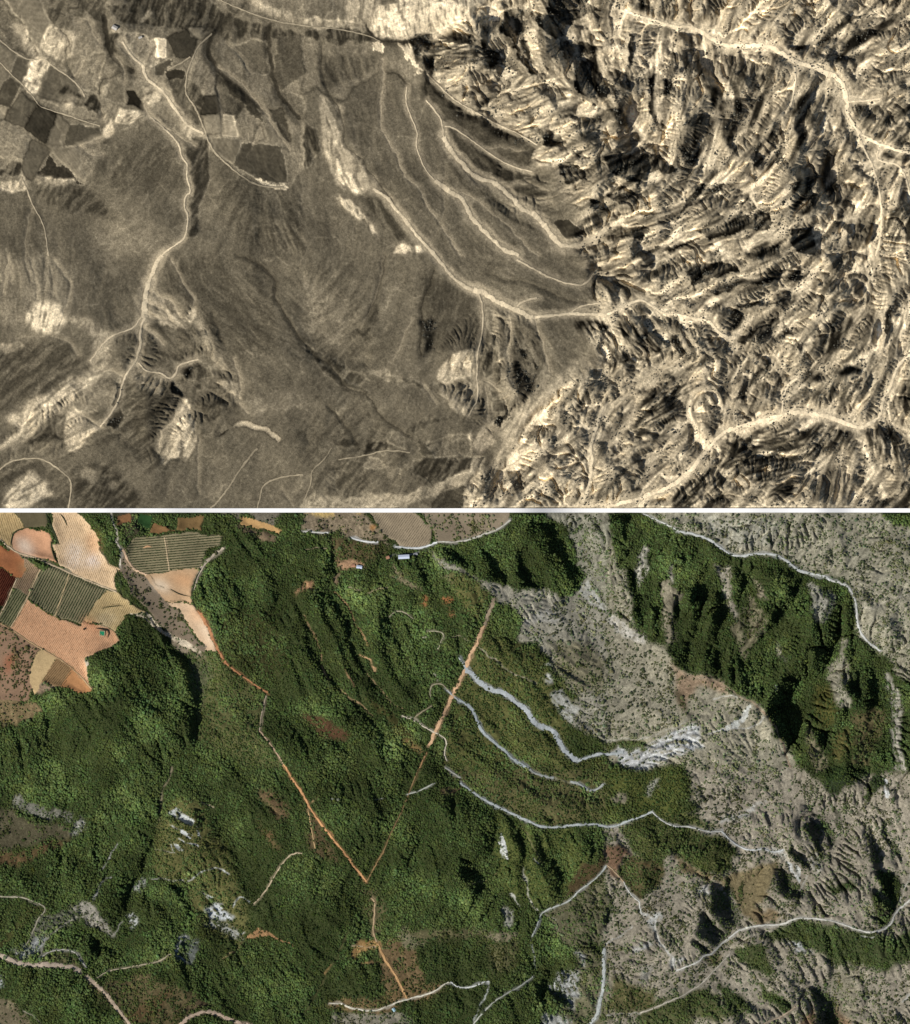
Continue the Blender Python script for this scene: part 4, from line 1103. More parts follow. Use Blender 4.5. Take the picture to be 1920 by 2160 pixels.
def soil_nodes(gain_lo, gain_hi, scale, scale2, bump, amount2=.25):
    def f(nt, b):
        N, Lk = nt.nodes.new, nt.links.new
        geo = N('ShaderNodeNewGeometry'); at = N('ShaderNodeAttribute'); at.attribute_name = 'soil'
        n1 = N('ShaderNodeTexNoise'); n1.inputs['Scale'].default_value = scale; n1.inputs['Detail'].default_value = 4; n1.inputs['Roughness'].default_value = .75
        Lk(geo.outputs['Position'], n1.inputs['Vector'])
        r1 = N('ShaderNodeMapRange'); r1.inputs['From Min'].default_value = .33; r1.inputs['From Max'].default_value = .67
        r1.inputs['To Min'].default_value = gain_lo; r1.inputs['To Max'].default_value = gain_hi; Lk(n1.outputs['Fac'], r1.inputs['Value'])
        n2 = N('ShaderNodeTexNoise'); n2.inputs['Scale'].default_value = scale2; n2.inputs['Detail'].default_value = 2; Lk(geo.outputs['Position'], n2.inputs['Vector'])
        r2 = N('ShaderNodeMapRange'); r2.inputs['From Min'].default_value = .4; r2.inputs['From Max'].default_value = .62
        r2.inputs['To Min'].default_value = 1-amount2; r2.inputs['To Max'].default_value = 1+amount2*.7; Lk(n2.outputs['Fac'], r2.inputs['Value'])
        mu = N('ShaderNodeMath'); mu.operation = 'MULTIPLY'; Lk(r1.outputs[0], mu.inputs[0]); Lk(r2.outputs[0], mu.inputs[1])
        vm = N('ShaderNodeVectorMath'); vm.operation = 'SCALE'; Lk(at.outputs['Color'], vm.inputs[0]); Lk(mu.outputs[0], vm.inputs['Scale'])
        Lk(vm.outputs[0], b.inputs['Base Color'])
        bp = N('ShaderNodeBump'); bp.inputs['Strength'].default_value = bump; bp.inputs['Distance'].default_value = 2.5
        Lk(n1.outputs['Fac'], bp.inputs['Height']); Lk(bp.outputs['Normal'], b.inputs['Normal'])
    return f
def leaf_nodes(nt, b):
    N, Lk = nt.nodes.new, nt.links.new
    at = N('ShaderNodeAttribute'); at.attribute_name = 'leaf_tint'; at.attribute_type = 'INSTANCER'
    geo = N('ShaderNodeNewGeometry'); n = N('ShaderNodeTexNoise'); n.inputs['Scale'].default_value = .45; n.inputs['Detail'].default_value = 2
    Lk(geo.outputs['Position'], n.inputs['Vector'])
    r = N('ShaderNodeMapRange'); r.inputs['From Min'].default_value = .3; r.inputs['From Max'].default_value = .7; r.inputs['To Min'].default_value = .75; r.inputs['To Max'].default_value = 1.25
    Lk(n.outputs['Fac'], r.inputs['Value'])
    vm = N('ShaderNodeVectorMath'); vm.operation = 'SCALE'; Lk(at.outputs['Color'], vm.inputs[0]); Lk(r.outputs[0], vm.inputs['Scale'])
    Lk(vm.outputs[0], b.inputs['Base Color'])
M_SOIL_OLD = material('dry_soil_sepia', build=soil_nodes(.72, 1.28, .11, .35, .35))
M_SOIL = material('soil_and_scrub', build=soil_nodes(.74, 1.26, .12, .4, .4))
M_FIELD = material('tilled_soil', build=soil_nodes(.9, 1.1, .04, .3, .1, .1))
M_BED = material('gravel', build=soil_nodes(.9, 1.1, .2, .6, .2, .12))
M_LEAF = material('foliage', build=leaf_nodes)

def land_mesh(L, name, mat, label_map, fields, **props):
    """cut the grid into the open ground and one sheet per field; the rim runs on outwards"""
    ext = np.r_[np.arange(6, 400, 12), 440, 500, 600, 760, 1000, 1500, 2200.]
    top_side = L.y[0] < 500
    xs = np.r_[L.x[0]-ext[::-1], L.x, L.x[-1]+ext]
    ys = np.r_[L.y[0]-ext[::-1], L.y] if top_side else np.r_[L.y, L.y[-1]+ext]
    def mirror(v, g):                                      # past the frame the country goes on as its own mirror image
        n = len(g); k = np.rint((v-g[0])/(g[1]-g[0])).astype(int); k = np.abs(k) % (2*n-2); return np.where(k >= n, 2*n-2-k, k)
    cx, cy = mirror(xs, L.x), mirror(ys, L.y)
    H = L.h[np.ix_(cy, cx)]; C = L.rgb[np.ix_(cy, cx)]; LM = label_map[np.ix_(cy, cx)][:-1, :-1].copy()
    inx = (xs >= L.x[0]) & (xs <= L.x[-1]); iny = (ys >= L.y[0]) & (ys <= L.y[-1]); LM[~(iny[:-1, None] & inx[None, :-1])] = 0
    X, Y = np.meshgrid(xs, ys); WX, WY = world(X, Y)
    V = np.stack([WX, WY, H], -1).reshape(-1, 3); Cf = C.reshape(-1, 3)
    nx = len(xs); j, i = np.mgrid[0:len(ys)-1, 0:nx-1]; a = j*nx+i
    F = np.stack([a, a+nx, a+nx+1, a+1], -1)
    def sub(mask, nm, mt, **pr):
        f = F[mask]; u, inv = np.unique(f, return_inverse=True)
        return mesh_obj(nm, V[u], inv.reshape(f.shape), mt, colours=Cf[u], smooth=True, kind='structure', **pr)
    sub(LM == 0, name, mat, **props)
    out = {}
    for k, (nm, lab) in fields.items():
        if (LM == k).any(): out[k] = sub(LM == k, nm, M_FIELD, label=lab)
    return out

def ribbon(L, p, width, colour, name, label, mat, lift=1.3, jitter=.24):
    p = resample(smooth_line(p), 1.6); n = len(p)
    t = np.gradient(p, axis=0); t /= np.hypot(*t.T)[:, None]+1e-9; nrm = np.c_[-t[:,1], t[:,0]]
    def rough(k):
        a = np.interp(np.arange(n), np.arange(0, n+k, k), L.rng.standard_normal(len(np.arange(0, n+k, k))))
        return a
    wob = (rough(14)*.09+rough(5)*.06)*min(width, 8)+.25*rough(4)
    q = p + nrm*wob[:,None]
    if name == 'dirt_road': jitter *= 1.4
    wl = width/2*(1+jitter*rough(5)+jitter*.6*rough(2)); wr = width/2*(1+jitter*rough(6)+jitter*.6*rough(2))
    cols = [q-nrm*wl[:,None], q-nrm*wl[:,None]*.45, q+nrm*wr[:,None]*.45, q+nrm*wr[:,None]]
    P = np.stack(cols, 1)                                      # n,4,2
    P[..., 1] = np.clip(P[..., 1], L.y[0]+.3, L.y[-1]-.3)
    z = L.at(P[..., 0], P[..., 1]) + lift; z[:, 0] -= .35; z[:, 3] -= .35
    wx, wy = world(P[..., 0], P[..., 1])
    V = np.stack([wx, wy, z], -1).reshape(-1, 3)
    a = (np.arange(n-1)[:,None]*4 + np.arange(3)[None]).reshape(-1)
    F = np.stack([a, a+1, a+5, a+4], -1)
    f = 1+.09*rough(11)[:,None]+.08*rough(3)[:,None]+L.rng.standard_normal((n,4))*.09
    f = np.clip(f, .5, 1.3)
    f[:, [0,3]] *= .93
    C = (np.asarray(colour)[None,None]*f[..., None]).reshape(-1, 3)
    return mesh_obj(name, V, F, mat, colours=C, smooth=True, kind='structure', label=label)
def read_lines(txt, colour):
    out = []
    for ln in txt.strip().splitlines():
        w = ln.split(); v = w[3]
        c = sepia(float(v)) if colour == 'old' else alb([float(q) for q in v.split(',')])
        out.append((w[0], w[1], float(w[2])*TS, c, pts_of(w[1], w[4:])))
    return out
def read_dirs(txt):
    return [tuple(float(q) for q in w.split(',')) for w in txt.split()]

EXTRA_VALLEYS = [pts_of(a.split()[0], a.split()[1:]) for a in '''C 1640,410 1500,220 1560,120
C 1060,290 1300,200 1560,90
C 700,270 760,150 900,60
C 600,200 640,100 720,20
C 1240,390 1400,330 1600,200 1760,60
C 1450,500 1620,430 1817,400
C 340,170 250,420 240,620 170,760
C 560,500 650,620 660,820 600,980
C 960,560 860,700 760,820
C 1120,540 1090,800 1000,960 880,1130
C 1250,950 1160,1100 1120,1260
C 1340,850 1380,1200 1300,1400
C 1600,1000 1500,1150 1400,1250 1380,1400
C 720,1060 560,1140 440,1250 400,1400
C 980,1370 760,1400 560,1440 300,1533
B 1190,380 1400,700 1500,800
B 1420,460 1600,600 1760,720
B 1300,300 1250,100
B 1560,240 1700,340 1640,560
F 1220,100 900,200 620,240 420,250
F 1080,300 820,400 700,470
F 1200,130 1080,330 1000,470
F 1590,0 1560,300 1400,420 1250,640
F 1817,300 1740,480 1560,640
F 430,1040 300,1180 250,1340
F 480,900 560,1100
F 860,700 800,950
F 1150,1230 900,1150 740,1090
F 1100,1500 1150,1300 1400,1200
F 1700,1510 1600,1300 1500,1040'''.splitlines()]
# ================================================================ the sepia landscape
T = Land(-20, 1072.5, seed=11)
T.rgb[:] = sepia(96); T.stepm = np.zeros(T.shape, np.float32); T.edge = np.zeros(T.shape, np.float32)
mt = np.array([(850,95),(905,80),(960,60),(1060,-30),(1960,-30),(1960,1100),(960,1100),(1000,1010),(1060,990),(1110,880),(1230,780),(1250,750),(1240,700),(1260,640),(1240,560),(1200,520),(1230,450),(1160,350),(1080,300),(1000,250),(930,200),(900,150)], float)
w, m = T.poly(mt, 10); T.tint(w, m, sepia(164)); T.rough[w] = np.maximum(T.rough[w], m*.62); T.cover[w] = np.maximum(T.cover[w], m*.16)
for spec in ["E 1090,310 1400,380 1500,700 1300,880 1000,1000 880,900 850,720 1000,560|.30", "D 960,200 1170,260 1500,800 1300,1080 1000,1250 700,1100 760,640|.20",
             "D 0,1000 500,640 760,640 700,1100 300,1200 0,1180|.16", "E 0,1000 250,880 600,1100 1000,1060 1000,1250 600,1533 0,1533|.16", "E 0,0 350,50 400,700 0,600|.18",
             "A 1700,1000 1817,1000 1817,1533 1500,1533 1500,1200|.14", "B 1000,800 1500,1000 1500,1440 1300,1400 900,1000|.22"]:
    a, v = spec.split('|'); a = a.split(); w, m = T.poly(pts_of(a[0], a[1:]), 14); T.rough[w] = np.maximum(T.rough[w], m*float(v))
st_a = T.streaks(read_dirs(TOP_DIR), 64, 3.6); st_b = T.streaks(read_dirs(TOP_DIR), 26, 4.2); st_c = T.streaks(read_dirs(TOP_DIR), 10, 4); n20 = T.noise(24, 1.2)
for ln in TOP_PATCH.strip().splitlines():
    q = ln.split(); p = pts_of(q[0], q[3:]); sft = float(q[2])*TS*1.1
    fine_ = float(q[2]) <= 2.5
    w, m = T.poly(p, sft, fine=fine_)
    if float(q[2]) >= 4 and m.shape == st_b[w].shape: m = m*np.clip(.82+.30*st_b[w]+.22*st_c[w]+.22*n20[w], .15, 1.1)
    v_ = float(q[1]); v_ = v_ if q[0] in 'CF' or v_ < 24 else float(np.clip(98+(v_-98)*(1.15 if v_ > 98 else .92), 40, 225))
    T.tint(w, np.clip(m*.95, 0, 1), sepia(v_))
    T.stepm[w] += blur(m, 1)*T.rng.uniform(1.2, 3.4)*T.rng.choice([-1, 1])*(1 if float(q[2]) < 9 else .2)
    if float(q[2]) < 6.5:                                            # balks, tracks and scrub along the edge of the patch
        w, m = T.poly(p, 0, fine=fine_); m = blur(m, 1); e = np.clip(4*m*(1-m), 0, 1)**2
        T.edge[w] += e*(T.rng.choice([.55, -.6, .3]) if T.rough[w].mean() < .3 else -.2)
    if q[0] in 'AB' and float(q[2]) <= 4:                            # plough marks
        a = T.rng.uniform(0, math.pi); ph = T.X[w]*math.cos(a)+T.Y[w]*math.sin(a); w0, m = T.poly(p, 0, fine=fine_)
        if m.shape == ph.shape: T.rgb[w] *= np.exp(.07*m*np.sin(ph*2*math.pi/T.rng.uniform(5, 11)))[..., None]
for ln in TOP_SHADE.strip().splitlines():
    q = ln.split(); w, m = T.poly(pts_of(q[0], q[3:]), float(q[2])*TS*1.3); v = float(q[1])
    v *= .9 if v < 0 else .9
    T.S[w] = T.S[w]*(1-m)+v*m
    if v < -.6: T.tint(w, m*np.clip(.8+.25*st_b[w]-.15*st_c[w], .2, 1), sepia(48)); T.cover[w] = np.maximum(T.cover[w], m*.3)  # shade of these slopes also darkened into the soil colour, besides extra scrub
T.rgb *= np.exp(np.clip(T.edge, -.8, .7))[..., None]
vein = T.noise(170, 1.7); vein2 = T.noise(90, 1.6); vp = np.clip(T.noise(120, 1.2)*.8+.4, 0, 1)
mz = T.X < 960
T.rgb *= np.exp((.42*vp*np.exp(-(vein/.07)**2)+.34*(1-vp)*np.exp(-(vein2/.09)**2)-.3*np.exp(-((vein2-.5)/.10)**2)*vp)*np.where(T.rough < .3, 1, .3))[..., None]
lines = read_lines(TOP_LINE, 'old')
mott = T.noise(150, 1.5)*.5+T.noise(40, 1.3)*.5
rr = T.rough+.10
gr = T.noise(9, .8); T.rgb *= np.exp((.13+.14*T.rough)*mott+(.08+.06*T.rough)*gr)[..., None]
dark = np.clip(st_b*.8+st_a*.5+mott*.4-.25, 0, 1.6)                 # scrub follows the gullies
T.rgb *= np.exp(-rr*1.0*dark)[..., None]; T.rgb *= np.exp(.22*rr*np.clip(-st_c-.3, 0, 2))[..., None]
T.rgb *= np.exp(-.45*rr*np.clip(st_c-.4, 0, 2))[..., None]
ridge = lambda n: np.abs(n)*-1.0
h = T.relief(.95)
patch = np.clip(1+.5*T.noise(110, 1.4), .2, 2)
hr = (unit_slope(T, ridge(st_a))*.62+unit_slope(T, st_a)*.40+unit_slope(T, ridge(st_b))*.15+unit_slope(T, st_c)*.06+unit_slope(T, ridge(T.noise(280, 2.4)))*.42)*patch
w_, mmask = T.poly(mt, 10); mm = np.zeros(T.shape, np.float32); mm[w_] = mmask; mm = blur(mm, 8)
vr = valley_relief(T, [p for k, t, wd, c, p in lines if k in 'bs' and t in 'BCEF' and p[:,0].max() > 900]+EXTRA_VALLEYS)
h += .66*vr*mm
vr2 = valley_relief(T, [p for k, t, wd, c, p in lines if k in 'bs' and t in 'DE' and c[0] > sepia(100)[0]]+[pts_of(a.split()[0], a.split()[1:]) for a in '''E 1040,760 930,900
E 1050,800 1000,940
E 1110,830 1110,990
E 1150,860 1160,980
E 870,760 1030,690
E 1150,480 1120,700
E 1300,500 1340,700
D 590,1010 400,1180
D 1170,1000 1080,1220
D 1090,370 1000,340 890,270
D 1300,700 1200,800 1130,760
D 1040,1010 1000,1240'''.splitlines()], 60)
m2 = np.zeros(T.shape, np.float32)
for a in ("E 800,560 1040,280 1500,330 1500,720 1300,900 1200,980 1000,980 860,860", "D 860,200 1170,240 1350,600 1460,900 1200,1080 1100,1250 930,1250 800,900 700,1080 400,1190 0,1180 60,980 400,760 640,480 860,420"):
    w, m = T.poly(pts_of('E' if a[0] == 'E' else 'D', a.split()[1:]), 12); m2[w] = np.maximum(m2[w], m)
h += .34*vr2*m2 + T.stepm*np.clip(1-T.rough*1.5, 0, 1)
h += .78*T.rough*hr + unit_slope(T, T.noise(500, 2.2))*.15 + unit_slope(T, T.noise(160, 2.0))*.10 + unit_slope(T, T.noise(60, 1.6, 4))*(.06+.07*T.rough) + .06*unit_slope(T, st_b) + .05*unit_slope(T, st_c)
h, flow = erode(T, h, np.clip(T.rough*.42+.16*m2*(T.rough < .4), .03, .45))
fl = np.clip(np.log1p(flow/ (flow.mean()+1e-6)), 0, 4); fl = fl-blur(fl, 8)
T.rgb *= np.exp((T.rough*.75+.10)*np.clip(fl, -.6, 1.3))[..., None]
for kind, tile, wd, c, p in lines:
    ps = smooth_line(p)
    if kind in 'bs' and c[0] > sepia(110)[0] and tile in 'ABE':       # shade of the far bank, painted as a dark line
        w, m, d = T.stroke(ps+np.array([wd*.62+1.6, -.4]), 2.6, 2.2); T.tint(w, m*.62, sepia(52))
    if kind in 'bs' :
        w, m, d = T.stroke(ps, wd*2.4+3, 4); h[w] -= np.exp(-(d/(wd*.75+3))**2)*(2.2+wd*.28)
        w2, m2, d2 = T.stroke(ps, wd*2.6+8, 8); T.tint(w2, m2*.35, c*.9)
    if kind != 's':
        w, m, d = T.stroke(ps, wd+9, 7); hb = blur(blur(h[w], 6), 4); h[w] += (hb-h[w])*m
    if kind == 's':
        w, m, d = T.stroke(ps, wd, 2); T.tint(w, m*(.72 if c.mean() > sepia(100).mean() else .85), c)
T.h = h; T.y_seam = 1072.5
pond = pts_of('A', "755,540 810,545 830,580 870,640 865,670 800,630 755,625 775,580".split())
lm = np.zeros(T.shape, int); TF = {}
def add_field(L, lm, FD, p, label, k, name='field'):
    w, m = L.poly(p, 0, fine=True); sub = lm[w]; sub[(m > .5)] = k; lm[w] = sub; FD[k] = (name, label)
old_fields = [l for l in TOP_PATCH.strip().splitlines() if l.split()[0] in 'AB' and float(l.split()[2]) <= 2]
place = {'A 100':'grey brown strip plot on the left edge of the sepia photo', 'A 104':'broad pale brown field in the top left corner of the sepia photo','A 76':'dark plot between two bright ones, left, sepia photo',
 'A 190':'brightest upright rectangular plot, sepia photo','A 20':'black lobed pool beside the bend of the sepia tracks','A 58':'dark block field right of the bright rectangle, sepia photo'}
adj = {20:'black',24:'near black',32:'very dark',42:'dark',55:'dark',58:'dark',62:'dark striped',66:'dull dark',76:'dusky',78:'dusky',88:'brown',100:'mid brown',95:'mid brown',104:'pale brown',125:'light tan',122:'light tan',130:'pale tan',138:'pale buff',190:'bright cream'}
near = ['by the left edge','in the upper left','left of centre top','near the top centre']
cnt = 0
for l in old_fields:
    q = l.split(); p = pts_of(q[0], q[3:]); cnt += 1; v = int(q[1]); cx, cy = p.mean(0)
    key = q[0]+' '+q[1]
    lab = place.get(key) if key in place else None
    if not lab:
        wd_, ht_ = np.ptp(p, axis=0); shape = 'wide' if wd_ > 1.3*ht_ else ('tall' if ht_ > 1.3*wd_ else 'blocky')
        row = 'top' if cy < 90 else ('second' if cy < 160 else ('third' if cy < 230 else 'lowest'))
        pos = 'far left' if cx < 60 else ('left' if cx < 180 else ('middle' if cx < 380 else 'right'))
        lab = '%s %s plot with %d corners in the %s band of fields, %s part, sepia photo' % (adj.get(v, 'brown'), shape, len(p), row, pos)
        place_used = lab
    add_field(T, lm, TF, p, lab, cnt, 'pond' if v == 20 else 'field')
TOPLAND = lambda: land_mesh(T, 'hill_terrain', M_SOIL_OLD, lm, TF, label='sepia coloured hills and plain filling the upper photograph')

NAMES = {'r': ('dirt_road', 'dirt road'), 't': ('track', 'narrow track'), 'b': ('dry_stream_bed', 'dry stream bed')}
def where(p, top):
    c = p.mean(0); y = (c[1]-(0 if top else 1080))/1080
    v = 'upper' if y < .33 else ('middle' if y < .66 else 'lower'); hz = 'left' if c[0] < 640 else ('central' if c[0] < 1280 else 'right')
    return v, hz
def lay_lines(L, lines, top):
    for n, (kind, tile, wd, c, p) in enumerate(lines):
        if kind == 's': continue
        nm, words = NAMES[kind]; v, hz = where(p, top)
        d = p[-1]-p[0]; run = 'level' if abs(d[0]) > 2.2*abs(d[1]) else ('upright' if abs(d[1]) > 2.2*abs(d[0]) else 'slanting')
        wide = 'broad' if wd > 6.5 else ('thin' if wd < 2.6 else 'pale')
        ribbon(L, p, max(wd, 2.3), c, nm, '%s %s %s in the %s %s part of the %s landscape' % (wide, run, words, v, hz, 'sepia' if top else 'green'), M_BED)

GREEN_VALLEYS = '''I 200,700 170,480 240,300 270,100
I 60,330 120,200 190,60
I 380,800 430,600 430,450 560,200
I 300,780 320,560 400,400
I 500,980 540,700 560,520 600,300
I 640,1000 680,700 690,520 700,300
I 820,880 820,600 830,400 780,290
I 830,900 1000,650 1150,420 1100,300
I 940,1190 1100,1100 1250,900 1370,760 1400,480
I 900,1000 960,840 1100,700
I 1100,1400 1150,1150 1300,950
I 1290,1480 1340,1300 1260,1200
I 1430,1250 1500,1000 1480,700 1490,560
I 1560,1533 1620,1350 1690,1150 1580,850
I 220,10 430,110 600,150 770,270 1000,250 1300,380 1480,500 1560,780 1700,880
G 940,680 1140,860 1200,1120 1180,1370 1040,1533
G 335,1533 300,1280 190,1200
G 1600,1110 1817,1260 1957,1350 2157,1510
G 1320,340 1450,470 1490,620
G 1700,400 1710,540 1630,600
G 1180,1400 1400,1440 1520,1533
H 150,470 200,560 270,680 300,850 380,950 450,1060 600,1230
H 0,640 60,770 170,1040 300,1150 500,1290 700,1430
H 530,360 530,640 520,740 590,840 700,1050
H 650,480 680,680 780,980
H 740,330 790,560 900,700
H 1060,700 1240,770 1400,800
H 1060,820 1170,910 1280,980
H 960,1100 1200,1250 1400,1450
H 1270,220 1300,330 1420,460
H 1420,60 1500,220 1640,440
H 1090,200 1150,330 1200,420
H 1640,500 1800,620
J 1030,0 940,200 930,400 850,600 780,740 740,900
J 860,740 1050,880 1140,820 1090,720
J 1180,20 1300,280 1420,560 1530,760
J 440,500 600,560 640,480
J 500,980 700,1060
J 80,150 70,250
J 1270,790 1440,1040 1600,1000
K 700,340 640,560
K 640,110 500,430 390,680
K 1150,200 1150,400 1130,700 1060,940
K 1300,350 1320,600 1350,830
K 1480,400 1560,700
K 960,620 1100,640
K 1200,730 1280,880
K 1420,1280 1500,1050 1440,880
K 1480,1310 1640,1450
L 1200,220 1300,400 1380,520
L 1200,270 1250,480 1300,600
L 1340,230 1400,410
L 1570,350 1640,600 1740,800
L 1640,290 1720,460 1770,570
L 640,680 800,900
L 740,600 810,850
L 1030,600 1060,760 1000,900
L 560,880 700,1060
L 1240,1300 1300,1533
L 1500,1260 1570,1440
L 0,900 30,760
L 80,370 150,540
L 800,1300 1100,1533'''
# ================================================================ the green landscape
B = Land(1081.0, 2180, seed=23)
B.rgb[:] = alb((60,66,36)); B.cover[:] = 1.0; B.rough[:] = .16
tintmix = B.rgb.copy()
rock = B.streaks(read_dirs(BOT_DIR), 12, 3)*.6+B.noise(14, 1.1)*.7+.35
glines = BOT_GROUND.strip().splitlines()
g_mask_rock = np.zeros(B.shape, np.float32)
pre = [l for l in glines if l.startswith('L 130,118,94 .14') or l.startswith('L 128,118,92')]
for ln in pre+[l for l in glines if l not in pre]:
    q = ln.split(); c = alb([float(v) for v in q[1].split(',')]); p = pts_of(q[0], q[5:]); sft = float(q[3])*TS*1.7
    w, m = B.poly(p, sft, fine=float(q[3]) <= 2)
    if sum(float(v) for v in q[1].split(',')) > 430 and float(q[2]) < .3 and q[5:] and len(p) < 14: m = m*np.clip(.75+.5*rock[w], 0, 1)
    B.tint(w, m*.94, c)
    B.cover[w] += (float(q[2])-B.cover[w])*m
    if q[4] != '-': B.rough[w] += (float(q[4])-B.rough[w])*m
w, m = B.poly(np.array([(1390,1110),(1560,1200),(1780,1250),(1960,1420),(1960,1720),(1700,1640),(1560,1480),(1330,1330),(1290,1120)], float), 12); B.rough[w] = np.maximum(B.rough[w], m*.5)
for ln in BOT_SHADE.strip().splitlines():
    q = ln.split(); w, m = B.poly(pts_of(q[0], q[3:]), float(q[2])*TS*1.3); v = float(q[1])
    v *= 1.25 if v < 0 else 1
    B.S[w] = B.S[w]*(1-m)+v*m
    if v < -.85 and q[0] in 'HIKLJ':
        B.cover[w] = np.maximum(B.cover[w], m*(.95 if q[0] in 'HIK' else .72)); B.tint(w, m*.6, alb((40,48,28)))  # more trees, and the shade of the slope painted into the ground colour
blines = read_lines(BOT_LINE, 'new')
blm = np.zeros(B.shape, int); BF = {}; rows = []
for n, ln in enumerate(FIELDS.strip().splitlines()):
    a, lab, pts = ln.split('|'); a = a.split(); p = pts_of(a[0], pts.split()); c = alb([float(v) for v in a[1].split(',')])
    w, m = B.poly(p, 1.2, fine=True); B.tint(w, m, c); B.cover[w] *= 1-m*(1 if ('rough' not in lab and 'mottled' not in lab and 'dotted' not in lab) else .78); B.rough[w] *= 1-m*.85
    add_field(B, blm, BF, p, lab, n+1)
    if float(a[3]) > 0: rows.append((n+1, p, float(a[2]), float(a[3]), alb([float(v) for v in a[4].split(',')]), a[1]))
# stains in the fields
for tile, col, soft, txt in [('G','226,214,206',14,"500,240 560,230 570,330 490,320"), ('G','228,206,178',14,"110,160 200,180 240,230 130,240"), ('G','190,120,72',16,"540,120 590,170 560,240 520,200"),
                             ('G','220,204,186',16,"380,200 480,180 470,330 420,330"), ('G','226,206,176',14,"900,380 1000,420 1020,500 920,440"), ('G','206,150,100',16,"1020,380 1150,360 1130,440"),
                             ('G','190,120,80',12,"490,660 560,650 640,720 520,720"), ('G','214,196,170',12,"1170,680 1250,740 1270,800 1190,720"), ('G','100,70,50',20,"20,230 90,260 60,330 20,290"),
                             ('G','150,84,52',10,"60,860 100,860 70,960 30,980"), ('G','120,92,70',14,"60,780 150,820 100,900"), ('G','200,150,108',12,"1100,590 1180,600 1200,680"),
                             ('G','208,184,140',10,"560,640 680,600 720,660 640,690"), ('H','120,104,84',12,"880,60 1000,80 960,160 860,140"), ('G','170,140,96',14,"120,300 180,300 150,400")]:
    w, m = B.poly(pts_of(tile, txt.split()), soft*TS*1.8); B.tint(w, m*.75, alb([float(v) for v in col.split(',')]))
mott = B.noise(160, 1.5)*.6+B.noise(36, 1.3)*.5
st_a = B.streaks(read_dirs(BOT_DIR), 46, 3.2); st_b = B.streaks(read_dirs(BOT_DIR), 20, 4.5); st_c = B.streaks(read_dirs(BOT_DIR), 9, 4)
open_ = (1-blur((blm > 0).astype(np.float32), 1))
gr = B.noise(8, .8); B.rgb *= np.exp((.05+.07*open_)*mott+(.02+.07*open_)*gr)[..., None]
ragged = np.clip((B.cover+.28*B.noise(16, 1.2)*4*B.cover*(1-B.cover)), 0, 1); B.cover = np.where((B.cover > .04) & (B.cover < .97), ragged, B.cover)
B.rgb *= np.exp(-open_*(B.rough+.1)*.35*np.clip(st_b*.7+st_c*.5+mott*.4-.2, 0, 2))[..., None]
B.rgb *= np.exp(open_*(B.rough+.05)*.2*np.clip(-st_c-.5, 0, 2))[..., None]
h = B.relief(.95)
patch = np.clip(1+.5*B.noise(110, 1.4), .2, 2)
hr = (unit_slope(B, ridge(st_a))*.30+unit_slope(B, st_a)*.3+unit_slope(B, st_b)*.22+unit_slope(B, st_c)*.14+unit_slope(B, ridge(B.noise(170, 2.1)))*.4)*patch
vrb = valley_relief(B, [pts_of(a.split()[0], a.split()[1:]) for a in GREEN_VALLEYS.strip().splitlines()]+[p for k, t, wd, c, p in blines if k == 'b'], 90)
w_, m_ = B.poly(np.array([(1280,1085),(1440,1090),(1560,1170),(1790,1240),(1960,1400),(1960,1720),(1700,1640),(1560,1480),(1330,1330),(1250,1120)], float), 10)
amp = np.full(B.shape, .36, np.float32); amp[w_] += .52*m_
for a in ("K 1140,220 1330,310 1560,345 1740,530 1560,760 1400,860 1290,1000 1040,950 900,700 1000,500", ):
    w_, m_ = B.poly(pts_of(a[0], a.split()[1:]), 10); amp[w_] += .25*m_
w_, m_ = B.poly(pts_of('H', '860,1000 930,860 1060,690 1320,790 1480,900 1640,1110 1560,1300 1817,1480 1817,1700 1600,1800 1340,1600'.split()), 12); amp[w_] *= 1-.5*m_
amp = amp*(.4+.6*blur(np.clip(B.cover*1.3, 0, 1), 10))
h += amp*vrb*blur(open_, 5)
rs = B.rough*open_*.8
h += open_*blur(np.clip(B.cover, 0, 1), 6)*(.17*unit_slope(B, ridge(st_a))+.10*unit_slope(B, st_a)+.13*unit_slope(B, ridge(B.noise(150, 2.1))))
h += rs*hr + unit_slope(B, B.noise(500, 2.2))*.12 + unit_slope(B, B.noise(60, 1.6, 4))*(.02+.12*rs)
h, flow = erode(B, h, np.clip(rs*1.5, .01, 1))
fl = np.clip(np.log1p(flow/ (flow.mean()+1e-6)), 0, 4); fl = fl-blur(fl, 8)
B.rgb *= np.exp(rs*.45*np.clip(fl, -.5, 1.0))[..., None]
for kind, tile, wd, c, p in blines:
    ps = smooth_line(p)
    w, m, d = B.stroke(ps, wd*1.05+(4.2 if kind == 't' else 2.5), 2.5); B.cover[w] *= 1-m*(.97 if kind != 's' else .9)
    if kind == 'b' or (kind == 's' and wd > 2.4):
        w, m, d = B.stroke(ps, wd*2.4+3, 4); h[w] -= np.exp(-(d/(wd*.75+3))**2)*(1.2+wd*.22)
    if kind != 's':
        w, m, d = B.stroke(ps, wd+9, 7); hb = blur(blur(h[w], 6), 4); h[w] += (hb-h[w])*m
        w, m, d = B.stroke(ps, wd+2.5, 3); B.tint(w, m*.5, c*.75)
    else:
        w, m, d = B.stroke(ps, wd, 1.8); br = np.clip(.75+.3*B.noise(14, 1.2)[w], 0, 1); B.tint(w, m*br, c)
B.h = h
